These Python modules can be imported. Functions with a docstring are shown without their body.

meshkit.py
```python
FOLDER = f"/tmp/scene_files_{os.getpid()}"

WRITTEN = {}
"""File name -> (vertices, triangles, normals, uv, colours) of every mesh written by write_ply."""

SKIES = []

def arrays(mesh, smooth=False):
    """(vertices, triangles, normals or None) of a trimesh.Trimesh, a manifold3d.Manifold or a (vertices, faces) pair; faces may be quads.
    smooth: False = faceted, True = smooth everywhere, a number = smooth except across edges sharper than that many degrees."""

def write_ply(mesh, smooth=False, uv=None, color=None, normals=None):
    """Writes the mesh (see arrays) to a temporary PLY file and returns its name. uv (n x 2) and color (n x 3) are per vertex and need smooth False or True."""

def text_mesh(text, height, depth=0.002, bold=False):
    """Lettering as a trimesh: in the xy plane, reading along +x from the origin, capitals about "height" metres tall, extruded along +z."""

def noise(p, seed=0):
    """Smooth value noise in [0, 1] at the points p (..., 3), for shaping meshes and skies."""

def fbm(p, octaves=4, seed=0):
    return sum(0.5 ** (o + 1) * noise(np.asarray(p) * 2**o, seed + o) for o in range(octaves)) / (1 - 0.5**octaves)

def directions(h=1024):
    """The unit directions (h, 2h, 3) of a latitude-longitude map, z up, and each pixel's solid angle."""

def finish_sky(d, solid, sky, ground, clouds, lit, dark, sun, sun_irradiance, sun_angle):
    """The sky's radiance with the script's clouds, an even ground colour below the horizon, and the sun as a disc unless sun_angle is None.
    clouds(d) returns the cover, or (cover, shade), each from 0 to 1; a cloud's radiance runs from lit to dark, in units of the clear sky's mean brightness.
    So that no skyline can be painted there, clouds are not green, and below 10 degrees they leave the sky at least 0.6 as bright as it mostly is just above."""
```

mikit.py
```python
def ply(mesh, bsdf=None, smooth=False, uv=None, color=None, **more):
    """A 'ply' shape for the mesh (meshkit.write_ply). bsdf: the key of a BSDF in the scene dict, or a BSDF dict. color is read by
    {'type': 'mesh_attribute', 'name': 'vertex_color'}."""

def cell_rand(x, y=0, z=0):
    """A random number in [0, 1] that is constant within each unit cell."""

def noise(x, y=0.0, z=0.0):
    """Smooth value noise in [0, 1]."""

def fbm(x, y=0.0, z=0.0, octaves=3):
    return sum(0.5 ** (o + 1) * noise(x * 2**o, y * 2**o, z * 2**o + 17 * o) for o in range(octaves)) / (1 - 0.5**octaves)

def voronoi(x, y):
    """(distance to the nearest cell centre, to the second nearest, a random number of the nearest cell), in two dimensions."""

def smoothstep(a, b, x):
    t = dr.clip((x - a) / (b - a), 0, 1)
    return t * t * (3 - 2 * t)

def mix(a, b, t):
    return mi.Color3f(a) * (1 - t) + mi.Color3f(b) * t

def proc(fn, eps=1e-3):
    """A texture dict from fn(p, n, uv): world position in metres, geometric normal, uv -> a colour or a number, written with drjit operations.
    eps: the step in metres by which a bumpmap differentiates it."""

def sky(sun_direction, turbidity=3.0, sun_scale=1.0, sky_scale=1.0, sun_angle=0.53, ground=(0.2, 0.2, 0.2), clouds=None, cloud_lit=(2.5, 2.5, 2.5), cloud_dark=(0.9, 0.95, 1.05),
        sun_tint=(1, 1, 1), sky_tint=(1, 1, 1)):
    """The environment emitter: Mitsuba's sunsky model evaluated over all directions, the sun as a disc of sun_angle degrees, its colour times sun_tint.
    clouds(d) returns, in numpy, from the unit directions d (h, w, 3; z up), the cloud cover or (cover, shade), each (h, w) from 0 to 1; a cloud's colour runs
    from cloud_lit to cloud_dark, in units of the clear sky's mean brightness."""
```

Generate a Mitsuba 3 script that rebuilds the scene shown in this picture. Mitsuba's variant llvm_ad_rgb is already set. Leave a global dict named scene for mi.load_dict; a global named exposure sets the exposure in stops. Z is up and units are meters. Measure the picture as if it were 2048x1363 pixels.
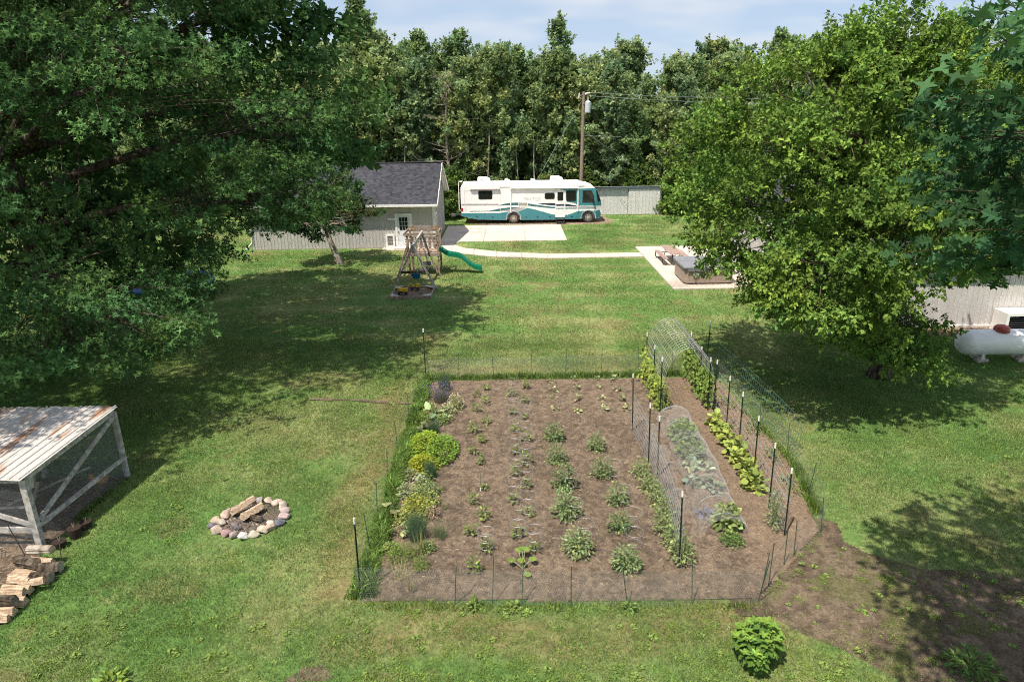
import math, numpy as np, trimesh, shapely, shapely.geometry as sg, manifold3d as m3
import drjit as dr, mitsuba as mi, mikit, meshkit
from mikit import proc, noise, fbm, voronoi, cell_rand, smoothstep, mix
T = mi.ScalarTransform4f
rng = np.random.default_rng(11)
scene, labels = {}, {}

# ------------------------------------------------------------------ camera, light, exposure
CAM = np.array([0, 0, 8.9]); PITCH = math.radians(18.87); ROLL = math.radians(0.8)
fwd = np.array([0, math.cos(PITCH), -math.sin(PITCH)]); upv = np.array([0, math.sin(PITCH), math.cos(PITCH)])
upr = upv * math.cos(ROLL) + np.array([1.0, 0, 0]) * math.sin(ROLL)
scene['camera'] = {'type': 'perspective', 'fov': 73.76, 'fov_axis': 'x', 'near_clip': 0.05, 'far_clip': 5000.0,
                   'to_world': T().look_at(origin=CAM.tolist(), target=(CAM + fwd).tolist(), up=upr.tolist())}
def cloud_cover(d):
    z = np.maximum(d[..., 2], 0.02)
    q = np.stack([d[..., 0] / (z + 0.25) * 2.0, d[..., 1] / (z + 0.25) * 3.4, z * 5], -1)
    n = 0.5 * meshkit.noise(q, 3) + 0.3 * meshkit.noise(q * 2.3, 4) + 0.2 * meshkit.noise(q * 5.1, 5)
    return np.clip((n - 0.40) * 3.4, 0, 1) * 0.42 + 0.32
scene['sky'] = mikit.sky((-0.31, -0.42, 1.0), turbidity=3.6, sky_scale=0.95, clouds=cloud_cover, cloud_lit=(2.1, 2.15, 2.25), cloud_dark=(1.6, 1.7, 1.85), ground=(0.07, 0.08, 0.04), sun_tint=(0.93, 1.0, 1.11))
exposure = 2.15

# ------------------------------------------------------------------ materials
VC = {'type': 'mesh_attribute', 'name': 'vertex_color'}
def two(b): return {'type': 'twosided', 'bsdf': b}
scene['matte'] = two({'type': 'principled', 'base_color': VC, 'roughness': 0.85, 'specular': 0.25})
scene['paint'] = two({'type': 'principled', 'base_color': VC, 'roughness': 0.35, 'specular': 0.5})
scene['gloss'] = two({'type': 'principled', 'base_color': VC, 'roughness': 0.12, 'specular': 0.5})
scene['zinc'] = two({'type': 'principled', 'base_color': VC, 'roughness': 0.45, 'metallic': 0.55})
scene['leafy'] = {'type': 'principledthin', 'base_color': VC, 'roughness': 0.36, 'diff_trans': 0.5, 'eta': 1.5}
scene['far_leaf'] = {'type': 'principledthin', 'base_color': VC, 'roughness': 0.4, 'diff_trans': 0.85, 'eta': 1.45}
scene['blade'] = {'type': 'principledthin', 'base_color': VC, 'roughness': 0.75, 'diff_trans': 0.6, 'eta': 1.2}

def lawn_map(x, y, lib):
    """Slow waves shared by the ground and the blades: 0 lush .. 1 dry."""
    s = lib.sin
    a = s(0.55 * x + 1.7 * s(0.21 * y + 0.4)) * s(0.47 * y + 1.3 * s(0.33 * x + 1.0))
    b = s(1.35 * x + 0.9 * y + 1.2 * s(0.8 * y)) * s(1.1 * y - 0.7 * x + 2.0)
    c = s(0.16 * x - 0.11 * y + 0.7) * s(0.19 * y + 0.5)
    return 0.5 + 0.2 * a + 0.17 * b + 0.16 * c
def lawn_fn(p, n, uv):
    x, y = p.x, p.y
    t = lawn_map(x, y, dr) + 0.55 * (fbm(x * 0.9, y * 0.9, 0, 4) - 0.5) + 0.35 * (noise(x * 5, y * 5) - 0.5)
    t = t + 0.16 * dr.sin(y * 2.9 + 0.35 * dr.sin(x * 0.5) + 0.06 * x) * smoothstep(22, 26, y)
    f = noise(x * 31, y * 31) * 0.5 + noise(x * 11, y * 13, 3) * 0.5
    c = mix(mi.Color3f(0.092, 0.172, 0.045), mi.Color3f(0.195, 0.218, 0.086), smoothstep(0.2, 1.0, t))
    worn = smoothstep(0.62, 0.72, fbm(x * 0.9, y * 0.9, 5, 4)) * 0.45
    c = mix(c, mi.Color3f(0.19, 0.145, 0.075), worn)
    # worn strip along the outside of the fence
    strip = smoothstep(0.75, 0.1, dr.abs(x + 3.75 + 0.25 * dr.sin(y))) * smoothstep(22.6, 22.0, y) * smoothstep(10.0, 11.0, y)
    strip2 = smoothstep(0.7, 0.1, dr.abs(y - 22.85)) * smoothstep(-3.4, -2.5, x) * smoothstep(7, 6, x)
    strip3 = smoothstep(0.9, 0.2, dr.abs(y - 9.85 + 0.2 * dr.sin(x * 1.3))) * smoothstep(-4, -3, x) * smoothstep(5.5, 4.5, x)
    c = mix(c, mi.Color3f(0.20, 0.150, 0.075), dr.clip(strip + strip2 * 0.8 + strip3 * 0.9, 0, 1) * (0.35 + 0.5 * noise(x * 3, y * 3, 9)))
    return c * (0.55 + 0.9 * f)
def lawn_bump(p, n, uv):
    return 0.02 * noise(p.x * 22, p.y * 22) + 0.014 * noise(p.x * 60, p.y * 60)
scene['lawn_mat'] = two({'type': 'principled', 'base_color': proc(lawn_fn), 'roughness': 0.95, 'specular': 0.1})
def soil_fn(p, n, uv):
    x, y = p.x, p.y
    t = fbm(x * 1.1, y * 1.1, 0, 4); g = noise(x * 38, y * 38); h = fbm(x * 9, y * 9, 4, 3)
    c = mix(mi.Color3f(0.094, 0.073, 0.055), mi.Color3f(0.207, 0.159, 0.116), smoothstep(0.2, 0.8, t * 0.3 + h * 0.7))
    dry = smoothstep(4.2, 6.0, x)
    c = mix(c, mi.Color3f(0.25, 0.18, 0.125), dry * 0.5)
    c = mix(c, mi.Color3f(0.32, 0.25, 0.17), smoothstep(0.86, 0.93, noise(x * 27, y * 27, 8)) * 0.8)
    return c * (0.65 + 0.6 * g)
scene['soil_mat'] = two({'type': 'principled', 'base_color': proc(soil_fn), 'roughness': 1.0, 'specular': 0.05})
def dirt_fn(p, n, uv):
    x, y = p.x, p.y
    t = fbm(x * 1.4, y * 1.4, 2, 4); h = fbm(x * 8, y * 8, 4, 3)
    c = mix(mi.Color3f(0.072, 0.056, 0.040), mi.Color3f(0.190, 0.148, 0.105), smoothstep(0.2, 0.8, t * 0.45 + h * 0.55))
    return mix(c, mi.Color3f(0.095, 0.115, 0.035), smoothstep(0.52, 0.66, fbm(x * 1.1, y * 1.1, 11, 4)) * 0.55) * (0.65 + 0.6 * noise(x * 38, y * 38))
scene['dirt_mat'] = two({'type': 'principled', 'base_color': proc(dirt_fn), 'roughness': 1.0, 'specular': 0.05})
def concrete_fn(p, n, uv):
    x, y = p.x, p.y
    t = fbm(x * 0.7, y * 0.7, 0, 4); s = fbm(x * 6, y * 6, 2, 3)
    c = mix(mi.Color3f(0.40, 0.345, 0.29), mi.Color3f(0.57, 0.51, 0.445), t * 0.6 + s * 0.4)
    c = c * (1 - 0.25 * smoothstep(0.58, 0.75, fbm(x * 0.35, y * 0.9, 7, 4)))
    return c * (0.9 + 0.15 * noise(x * 40, y * 40))
scene['concrete'] = two({'type': 'principled', 'base_color': proc(concrete_fn), 'roughness': 0.9, 'specular': 0.2})
def shingle_fn(p, n, uv):
    row = dr.floor(p.z / 0.085)
    cell = cell_rand(dr.floor(p.x / 0.21 + 0.37 * row), row, 3)
    edge = smoothstep(0.80, 1.0, p.z / 0.085 - row)
    c = mix(mi.Color3f(0.028, 0.030, 0.038), mi.Color3f(0.078, 0.080, 0.094), cell * 0.75 + 0.25 * noise(p.x * 30, p.y * 30, p.z * 30))
    return c * (1 - 0.5 * edge) * (0.85 + 0.3 * fbm(p.x * 0.5, p.y * 0.5, 0, 3))
scene['shingles'] = two({'type': 'principled', 'base_color': proc(shingle_fn), 'roughness': 0.9, 'specular': 0.2})
def bark_fn(p, n, uv):
    g = fbm(p.x * 14, p.y * 14, p.z * 2.2, 4)
    return mix(mi.Color3f(0.035, 0.027, 0.020), mi.Color3f(0.16, 0.13, 0.10), smoothstep(0.3, 0.75, g))
scene['bark'] = two({'type': 'principled', 'base_color': proc(bark_fn), 'roughness': 0.95, 'specular': 0.1})
def greybark_fn(p, n, uv):
    g = fbm(p.x * 9, p.y * 9, p.z * 2.5, 4)
    return mix(mi.Color3f(0.16, 0.135, 0.11), mi.Color3f(0.42, 0.37, 0.31), smoothstep(0.3, 0.7, g))
scene['grey_bark'] = two({'type': 'principled', 'base_color': proc(greybark_fn), 'roughness': 0.95, 'specular': 0.1})
def timber_fn(p, n, uv):
    g = fbm(p.x * 16 + p.y * 5, p.y * 16, p.z * 7, 4); k = fbm(p.x * 2.1, p.y * 2.1, p.z * 2.1, 3)
    c = mix(mi.Color3f(0.15, 0.105, 0.075), mi.Color3f(0.37, 0.275, 0.20), smoothstep(0.25, 0.75, g))
    return mix(c, mi.Color3f(0.30, 0.275, 0.25), smoothstep(0.4, 0.7, k) * 0.6)
scene['timber'] = two({'type': 'principled', 'base_color': proc(timber_fn), 'roughness': 0.9, 'specular': 0.15})
def greywood_fn(p, n, uv):
    g = fbm(p.x * 14 + p.z * 4, p.y * 14, p.z * 9, 4); k = fbm(p.x * 2.6, p.y * 2.6, p.z * 2.6, 3)
    c = mix(mi.Color3f(0.24, 0.235, 0.225), mi.Color3f(0.50, 0.485, 0.455), smoothstep(0.25, 0.75, g))
    return mix(c, mi.Color3f(0.27, 0.235, 0.19), smoothstep(0.5, 0.75, k) * 0.6)
scene['grey_wood'] = two({'type': 'principled', 'base_color': proc(greywood_fn), 'roughness': 0.9, 'specular': 0.15})
def rust_fn(p, n, uv):
    s = fbm(p.x * 7, p.y * 0.7, 0, 4); k = fbm(p.x * 1.3, p.y * 0.9, 4, 3); g = fbm(p.x * 18, p.y * 9, 1, 3)
    r = smoothstep(0.55, 0.68, s * 0.62 + k * 0.38 + 0.09 * smoothstep(0.5, 0.1, dr.abs(p.x + 11.35)))
    c = mix(mi.Color3f(0.50, 0.475, 0.45), mi.Color3f(0.62, 0.60, 0.575), g)
    rust = mix(mi.Color3f(0.16, 0.065, 0.025), mi.Color3f(0.48, 0.23, 0.08), g)
    return mix(c, rust, r * (0.35 + 0.65 * g))
scene['rusty_tin'] = two({'type': 'principled', 'base_color': proc(rust_fn), 'roughness': 0.5, 'metallic': 0.15})
def splitwood_fn(p, n, uv):
    g = fbm(p.x * 6, p.y * 45, p.z * 45, 3); k = fbm(p.x * 9, p.y * 9, p.z * 9, 3)
    return mix(mix(mi.Color3f(0.30, 0.20, 0.125), mi.Color3f(0.58, 0.46, 0.33), smoothstep(0.25, 0.7, g)), mi.Color3f(0.30, 0.22, 0.16), smoothstep(0.5, 0.72, k) * 0.7)
scene['splitwood'] = two({'type': 'principled', 'base_color': proc(splitwood_fn), 'roughness': 0.9, 'specular': 0.1})
def stone_fn(p, n, uv):
    g = fbm(p.x * 11, p.y * 11, p.z * 11, 4)
    return mix(mi.Color3f(0.75, 0.72, 0.70), mi.Color3f(1, 1, 1), g)
scene['window_glass'] = {'type': 'principled', 'base_color': {'type': 'rgb', 'value': [0.012, 0.013, 0.014]}, 'roughness': 0.06, 'specular': 0.6}

# ------------------------------------------------------------------ naming and mesh helpers
_count = {}
def numbered(key):
    n = _count.get(key, -1) + 1
    _count[key] = n
    return key if n == 0 else f'{key}_{n:03d}'
def thing(name, label, cat, group=None):
    k = numbered(name)
    labels[k] = {'label': label, 'category': cat}
    if group: labels[k]['group'] = group
    return k
def struct(name, label=None):
    labels[name] = {'kind': 'structure'}
    if label: labels[name]['label'] = label
    return name
def add(parent, part, mesh, bsdf, color=None, smooth=False, label=None, stuff=False, to_world=None):
    """One part (or, with part None, the thing itself) as one entry of the scene."""
    k = parent if part is None else numbered(parent + '__' + part)
    if hasattr(mesh, 'done'):
        mesh, color = mesh.done()
    v, f, n = meshkit.arrays(mesh, smooth if smooth not in (True, False) else False)
    if color is None or np.ndim(color) == 1:
        used = np.unique(f)
        if len(used) < len(v): re_ = np.zeros(len(v), int); re_[used] = np.arange(len(used)); v, f = v[used], re_[f]
    sm = smooth is not False
    if not len(f): raise ValueError('empty mesh ' + k)
    if color is not None:
        color = np.broadcast_to(np.asarray(color, float), v.shape) if np.ndim(color) == 1 else color
        if len(color) != len(v) or np.ndim(color) == 1: color = np.broadcast_to(color[0], v.shape)
    d = mikit.ply((v, f), bsdf, smooth=sm, color=color)
    if to_world is not None: d['to_world'] = to_world
    scene[k] = d
    if label or stuff:
        labels.setdefault(k, {})
        if label: labels[k]['label'] = label
        if stuff: labels[k]['kind'] = 'stuff'
    return k
BOXF = np.array([[0, 2, 1], [0, 3, 2], [4, 5, 6], [4, 6, 7], [0, 1, 5], [0, 5, 4], [1, 2, 6], [1, 6, 5], [2, 3, 7], [2, 7, 6], [3, 0, 4], [3, 4, 7]])
BOXV = np.array([[-1, -1, -1], [1, -1, -1], [1, 1, -1], [-1, 1, -1], [-1, -1, 1], [1, -1, 1], [1, 1, 1], [-1, 1, 1]]) * 0.5
def unit(a): a = np.asarray(a, float); return a / np.maximum(np.linalg.norm(a, axis=-1, keepdims=True), 1e-12)
class MB:
    """Collects pieces into one mesh with a colour per vertex."""
    def __init__(s): s.v, s.f, s.c, s.n = [], [], [], 0
    def mesh(s, v, f, col=(0.5, 0.5, 0.5)):
        v, f = np.asarray(v, float), np.asarray(f, int)
        s.v.append(v); s.f.append(f + s.n); s.n += len(v)
        s.c.append(np.broadcast_to(np.asarray(col, float), v.shape)); return s
    def box(s, c, size, col=(0.5, 0.5, 0.5), rz=0.0):
        v = BOXV * np.asarray(size, float)
        if rz: v = v @ np.array([[math.cos(rz), math.sin(rz), 0], [-math.sin(rz), math.cos(rz), 0], [0, 0, 1]])
        return s.mesh(v + np.asarray(c, float), BOXF, col)
    def span(s, lo, hi, col=(0.5, 0.5, 0.5)):
        lo, hi = np.asarray(lo, float), np.asarray(hi, float)
        return s.box((lo + hi) / 2, hi - lo, col)
    def bar(s, a, b, w, h, col=(0.5, 0.5, 0.5), up=(0, 0, 1)):
        a, b = np.asarray(a, float), np.asarray(b, float); d = unit(b - a)
        x = np.cross(d, up)
        if np.linalg.norm(x) < 1e-6: x = np.cross(d, (0, 1, 0))
        x = unit(x); z = np.cross(x, d)
        v = BOXV * np.array([w, np.linalg.norm(b - a), h])
        return s.mesh(v @ np.array([x, d, z]) + (a + b) / 2, BOXF, col)
    def tube(s, pts, r, n=6, col=(0.5, 0.5, 0.5), cap=True):
        v, f = tube(pts, r, n, cap); return s.mesh(v, f, col)
    def done(s):
        if not s.v: raise ValueError('empty')
        return (np.vstack(s.v), np.vstack(s.f)), np.vstack(s.c)
def tube(pts, r, n=6, cap=True):
    p = np.asarray(pts, float); m = len(p)
    r = np.broadcast_to(np.asarray(r, float), (m,))
    t = unit(np.gradient(p, axis=0)); ref = np.array([0.31, 0.17, 0.93]) if abs(t[:, 2]).mean() < 0.8 else np.array([0.9, 0.3, 0.1])
    a = unit(np.cross(t, ref)); b = np.cross(t, a)
    ang = np.arange(n) * 2 * math.pi / n
    v = (p[:, None] + r[:, None, None] * (np.cos(ang)[None, :, None] * a[:, None] + np.sin(ang)[None, :, None] * b[:, None])).reshape(-1, 3)
    i = np.arange(m - 1)[:, None] * n; j = np.arange(n)[None]; k = (j + 1) % n
    f = np.stack([np.stack([i + j, i + k, i + n + k], -1), np.stack([i + j, i + n + k, i + n + j], -1)], -2).reshape(-1, 3)
    if cap:
        v = np.vstack([v, p[:1], p[-1:]]); c0, c1 = m * n, m * n + 1
        j, k = j.ravel(), k.ravel()
        f = np.vstack([f, np.stack([np.full(n, c0), k, j], -1), np.stack([np.full(n, c1), (m - 1) * n + j, (m - 1) * n + k], -1)])
    return v, f
def ribbons(a, b, w, col, axis=None):
    """Thin flat wires from a to b (N,3), two crossed strips each."""
    a, b = np.asarray(a, float), np.asarray(b, float); d = unit(b - a)
    x = np.cross(d, np.array([0.41, 0.33, 0.85])); x = unit(x); z = np.cross(d, x)
    v = np.stack([a + x * w / 2, a - x * w / 2, b - x * w / 2, b + x * w / 2, a + z * w / 2, a - z * w / 2, b - z * w / 2, b + z * w / 2], 1).reshape(-1, 3)
    base = np.arange(len(a))[:, None, None] * 8
    f = (base + np.array([[0, 1, 2], [0, 2, 3], [4, 5, 6], [4, 6, 7]])[None]).reshape(-1, 3)
    return v, f, np.broadcast_to(np.asarray(col, float), v.shape)
def sheet(poly, z, thick=None, step=None):
    """A flat (or thick) sheet over a shapely polygon."""
    if thick is None:
        v, f = trimesh.creation.triangulate_polygon(poly, engine='earcut')
        return np.c_[v, np.full(len(v), z)], f
    m = trimesh.creation.extrude_polygon(poly, thick, engine='earcut'); m.apply_translation((0, 0, z)); return np.array(m.vertices), np.array(m.faces)
def plate(uz, y0, y1):
    """An outline in the xz plane, solid from y0 to y1."""
    g = uz if hasattr(uz, 'geom_type') else sg.Polygon(uz).buffer(0)
    m = trimesh.util.concatenate([trimesh.creation.extrude_polygon(q, abs(y1 - y0), engine='earcut') for q in getattr(g, 'geoms', [g])])
    v = np.array(m.vertices)
    return np.c_[v[:, 0], max(y0, y1) - v[:, 2], v[:, 1]], np.array(m.faces)
def grid_on(poly, step, height):
    """A fine grid over a polygon with height(x, y)."""
    x0, y0, x1, y1 = poly.bounds; xs, ys = np.arange(x0, x1 + step, step), np.arange(y0, y1 + step, step)
    X, Y = np.meshgrid(xs, ys); inside = shapely.contains_xy(poly, X, Y)
    idx = -np.ones(X.shape, int); idx[inside] = np.arange(inside.sum())
    q = np.stack([idx[:-1, :-1], idx[:-1, 1:], idx[1:, 1:], idx[1:, :-1]], -1).reshape(-1, 4); q = q[(q >= 0).all(1)]
    v = np.c_[X[inside], Y[inside], height(X[inside], Y[inside])]
    return v, np.vstack([q[:, [0, 1, 2]], q[:, [0, 2, 3]]])
def CS(pts):
    q = np.asarray(pts, float); q = q[:-1] if np.allclose(q[0], q[-1]) else q
    a = np.sum(q[:, 0] * np.roll(q[:, 1], -1) - np.roll(q[:, 0], -1) * q[:, 1])
    return m3.CrossSection([q if a > 0 else q[::-1]])
def nz(x, y, s, seed=0, z=0.0): return meshkit.noise(np.stack([np.asarray(x) * s, np.asarray(y) * s, np.full(np.shape(x), z)], -1), seed)

# ------------------------------------------------------------------ leaves
LEAF = {
 'plain': (np.array([[0, 0, 0], [0.45, 0.24, 0.05], [1, 0, -0.06], [0.45, -0.24, 0.05]]), np.array([[0, 1, 2], [0, 2, 3]])),
 'broad': (np.array([[0, 0, 0], [0.30, 0.38, 0.05], [0.72, 0.30, 0.02], [1, 0, -0.1], [0.72, -0.30, 0.02], [0.30, -0.38, 0.05]]), np.array([[0, 1, 2], [0, 2, 3], [0, 3, 4], [0, 4, 5]])),
 'star': (np.array([[0, 0, 0], [0.42, 0.10, 0.02], [0.50, 0.46, 0.05], [0.62, 0.10, 0], [1, 0, -0.05], [0.62, -0.10, 0], [0.50, -0.46, 0.05], [0.42, -0.10, 0.02]]),
          np.array([[0, 1, 7], [1, 2, 3], [1, 3, 5], [1, 5, 7], [3, 4, 5], [5, 6, 7]])),
 'oak': (np.array([[0, 0, 0], [0.16, 0.03, 0.01], [0.22, 0.24, 0.03], [0.17, 0.34, 0.0], [0.30, 0.26, 0.03], [0.34, 0.07, 0.01], [0.50, 0.36, 0.03], [0.50, 0.52, -0.02], [0.60, 0.36, 0.02], [0.60, 0.09, 0],
                   [0.76, 0.26, 0.0], [0.86, 0.30, -0.04], [0.82, 0.12, -0.01], [1, 0, -0.08]]), None)}
def _oak():
    v, _ = LEAF['oak']; n = len(v); mir = v.copy(); mir[:, 1] *= -1
    mid = np.array([[0.34, 0, -0.02], [0.6, 0, -0.03], [0.16, 0, 0.0], [0.82, 0, -0.05]])
    V = np.vstack([v, mir, mid]); M = 2 * n
    half = [[0, 1, M + 2], [1, 2, 5], [2, 3, 4], [2, 4, 5], [1, 5, M], [1, M, M + 2], [5, 6, 9], [6, 7, 8], [6, 8, 9], [5, 9, M + 1], [5, M + 1, M], [9, 10, 12], [10, 11, 12], [9, 12, M + 3], [9, M + 3, M + 1], [12, 13, M + 3]]
    other = [[a if a >= M else a + n for a in t][::-1] for t in half]
    return V, np.array(half + other)
LEAF['oak'] = _oak()
def leafset(kind, pos, dirn, nrm, size, col, width=1.0):
    tv, tf = LEAF[kind]; pos = np.asarray(pos, float); N = len(pos)
    d = unit(dirn); n = np.asarray(nrm, float); s = unit(np.cross(n, d)); n = np.cross(d, s)
    size = np.broadcast_to(np.asarray(size, float), (N,))[:, None, None]
    v = pos[:, None] + size * (tv[None, :, :1] * d[:, None] + width * tv[None, :, 1:2] * s[:, None] + tv[None, :, 2:] * n[:, None])
    f = (np.arange(N)[:, None, None] * len(tv) + tf[None]).reshape(-1, 3)
    c = np.repeat(np.broadcast_to(np.asarray(col, float), (N, 3)), len(tv), 0)
    return v.reshape(-1, 3), f, c
def sphere_dirs(n, r=rng): return unit(r.normal(size=(n, 3)))
def joined(parts):
    vs, fs, cs, n = [], [], [], 0
    for v, f, c in parts:
        vs.append(v); fs.append(f + n); cs.append(c); n += len(v)
    return (np.vstack(vs), np.vstack(fs)), np.vstack(cs)
def tint(base, n, var=0.25, warm=0.0):
    k = np.exp(rng.normal(0, var, (n, 1))); b = np.asarray(base, float) * k
    w = np.clip(rng.normal(0, 0.35, (n, 1)) + warm, -0.6, 1.2)
    return np.clip(b * (1 + w * np.array([0.32, 0.10, -0.1])), 0.004, 0.9)
# ------------------------------------------------------------------ the ground
struct('ground')
add('ground', None, (np.array([[-2500, -600, 0], [2500, -600, 0], [2500, 3500, 0], [-2500, 3500, 0]], float), np.array([[0, 1, 2], [0, 2, 3]])), 'lawn_mat')
GARDEN = sg.Polygon([(-2.98, 10.72), (4.66, 10.6), (6.72, 12.78), (7.35, 16.5), (7.0, 21.9), (-2.98, 21.9)])
BARE = sg.Polygon([(4.62, 10.5), (5.68, 11.7), (6.72, 12.78), (7.3, 12.0), (8.2, 11.4), (9.2, 11.4), (10.4, 10.9), (12, 10.2), (12, 6.5), (7.4, 7.6), (6.3, 8.7), (5.7, 9.4), (5.0, 9.9)]).buffer(0.25).buffer(-0.15)
BARE = shapely.union_all([BARE] + [sg.Point(x, y).buffer(1, quad_segs=5) if 0 else sg.Polygon([(x + r * (1 + 0.35 * math.sin(3 * a + x)) * math.cos(a) * 1.4, y + r * (1 + 0.3 * math.sin(2 * a + y * 5)) * math.sin(a)) for a in np.linspace(0, 6.2, 24)]) for x, y, r in ((-3.45, 9.0, 0.26), (-6.75, 8.65, 0.3))])
PATIO = sg.Polygon([(8.25, 33.7), (14.5, 33.7), (14.5, 44.85), (8.25, 44.85)])
PAD = sg.Polygon([(-4.98, 47.65), (3.98, 47.65), (3.98, 54.45), (-4.98, 54.45)])
PATH = sg.Polygon([(-8.6, 45.75), (-5.0, 45.75), (-4.98, 47.64), (-3.55, 47.64), (-3.9, 46.6), (-3.2, 45.4), (-0.6, 43.85), (2.5, 43.0), (8.24, 43.0), (8.24, 41.8), (2.3, 41.7), (-0.9, 42.3), (-3.6, 43.7), (-4.6, 44.7), (-8.6, 45.0)])
GRAVEL = sg.Polygon([(-2.6, 54.75), (6.8, 54.5), (8.1, 55.0), (8.5, 56.2), (8.0, 58.3), (-3.5, 58.3), (-3.6, 56)])
COOP = sg.Polygon([(-14.4, 12.5), (-10.15, 12.5), (-9.95, 15.65), (-14.4, 15.65)])
FIREPIT = sg.Point(-6.12, 13.6).buffer(0.95)
SANDBOX = sg.Polygon([(-6.1, 32.45), (-3.9, 32.45), (-3.95, 34.75), (-6.1, 34.75)])
HOUSE = sg.Polygon([(12.6, 26.0), (30, 26.0), (30, 39), (12.6, 39)])
GARAGE = sg.Polygon([(-17.5, 45.7), (-5.0, 45.7), (-5.0, 53.7), (-17.5, 53.7)])
SHED = sg.Polygon([(5.5, 59.2), (13.1, 59.2), (13.1, 63), (5.5, 63)])
MULCH = sg.Polygon([(12.4, 25.9), (23, 25.7), (23, 27.0), (12.4, 27.0)])
STICKS = sg.Polygon([(-13, 12.7), (-10.2, 12.7), (-9.9, 11.4), (-9.9, 10.2), (-13, 10.0)])
NOGRASS = shapely.union_all([GARDEN, BARE, PATIO, PAD, PATH, GRAVEL, COOP, FIREPIT, SANDBOX, HOUSE, GARAGE, SHED, MULCH, STICKS])

def soil_h(x, y):
    e = np.clip(shapely.distance(GARDEN.boundary, shapely.points(x, y)) / 0.3, 0, 1)
    return 0.006 + e * (0.012 + 0.055 * nz(x, y, 1.7, 1) + 0.035 * nz(x, y, 6, 2) + 0.03 * nz(x, y, 15, 3))
struct('garden_soil')
add('garden_soil', None, grid_on(GARDEN, 0.07, soil_h), 'soil_mat', smooth=True)
struct('bare_ground')
def bare_h(x, y):
    e = np.clip(shapely.distance(BARE.boundary, shapely.points(x, y)) / 0.6, 0, 1) * np.clip((shapely.distance(GARDEN, shapely.points(x, y)) - 0.1) / 0.3, 0, 1)
    return 0.003 + e * (0.035 * nz(x, y, 1.1, 5) + 0.03 * nz(x, y, 5, 6))
add('bare_ground', None, grid_on(BARE.union(BARE.buffer(0.5).intersection(GARDEN.buffer(0.45))).difference(GARDEN.buffer(-0.25)), 0.05, bare_h), 'dirt_mat', smooth=True)
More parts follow.
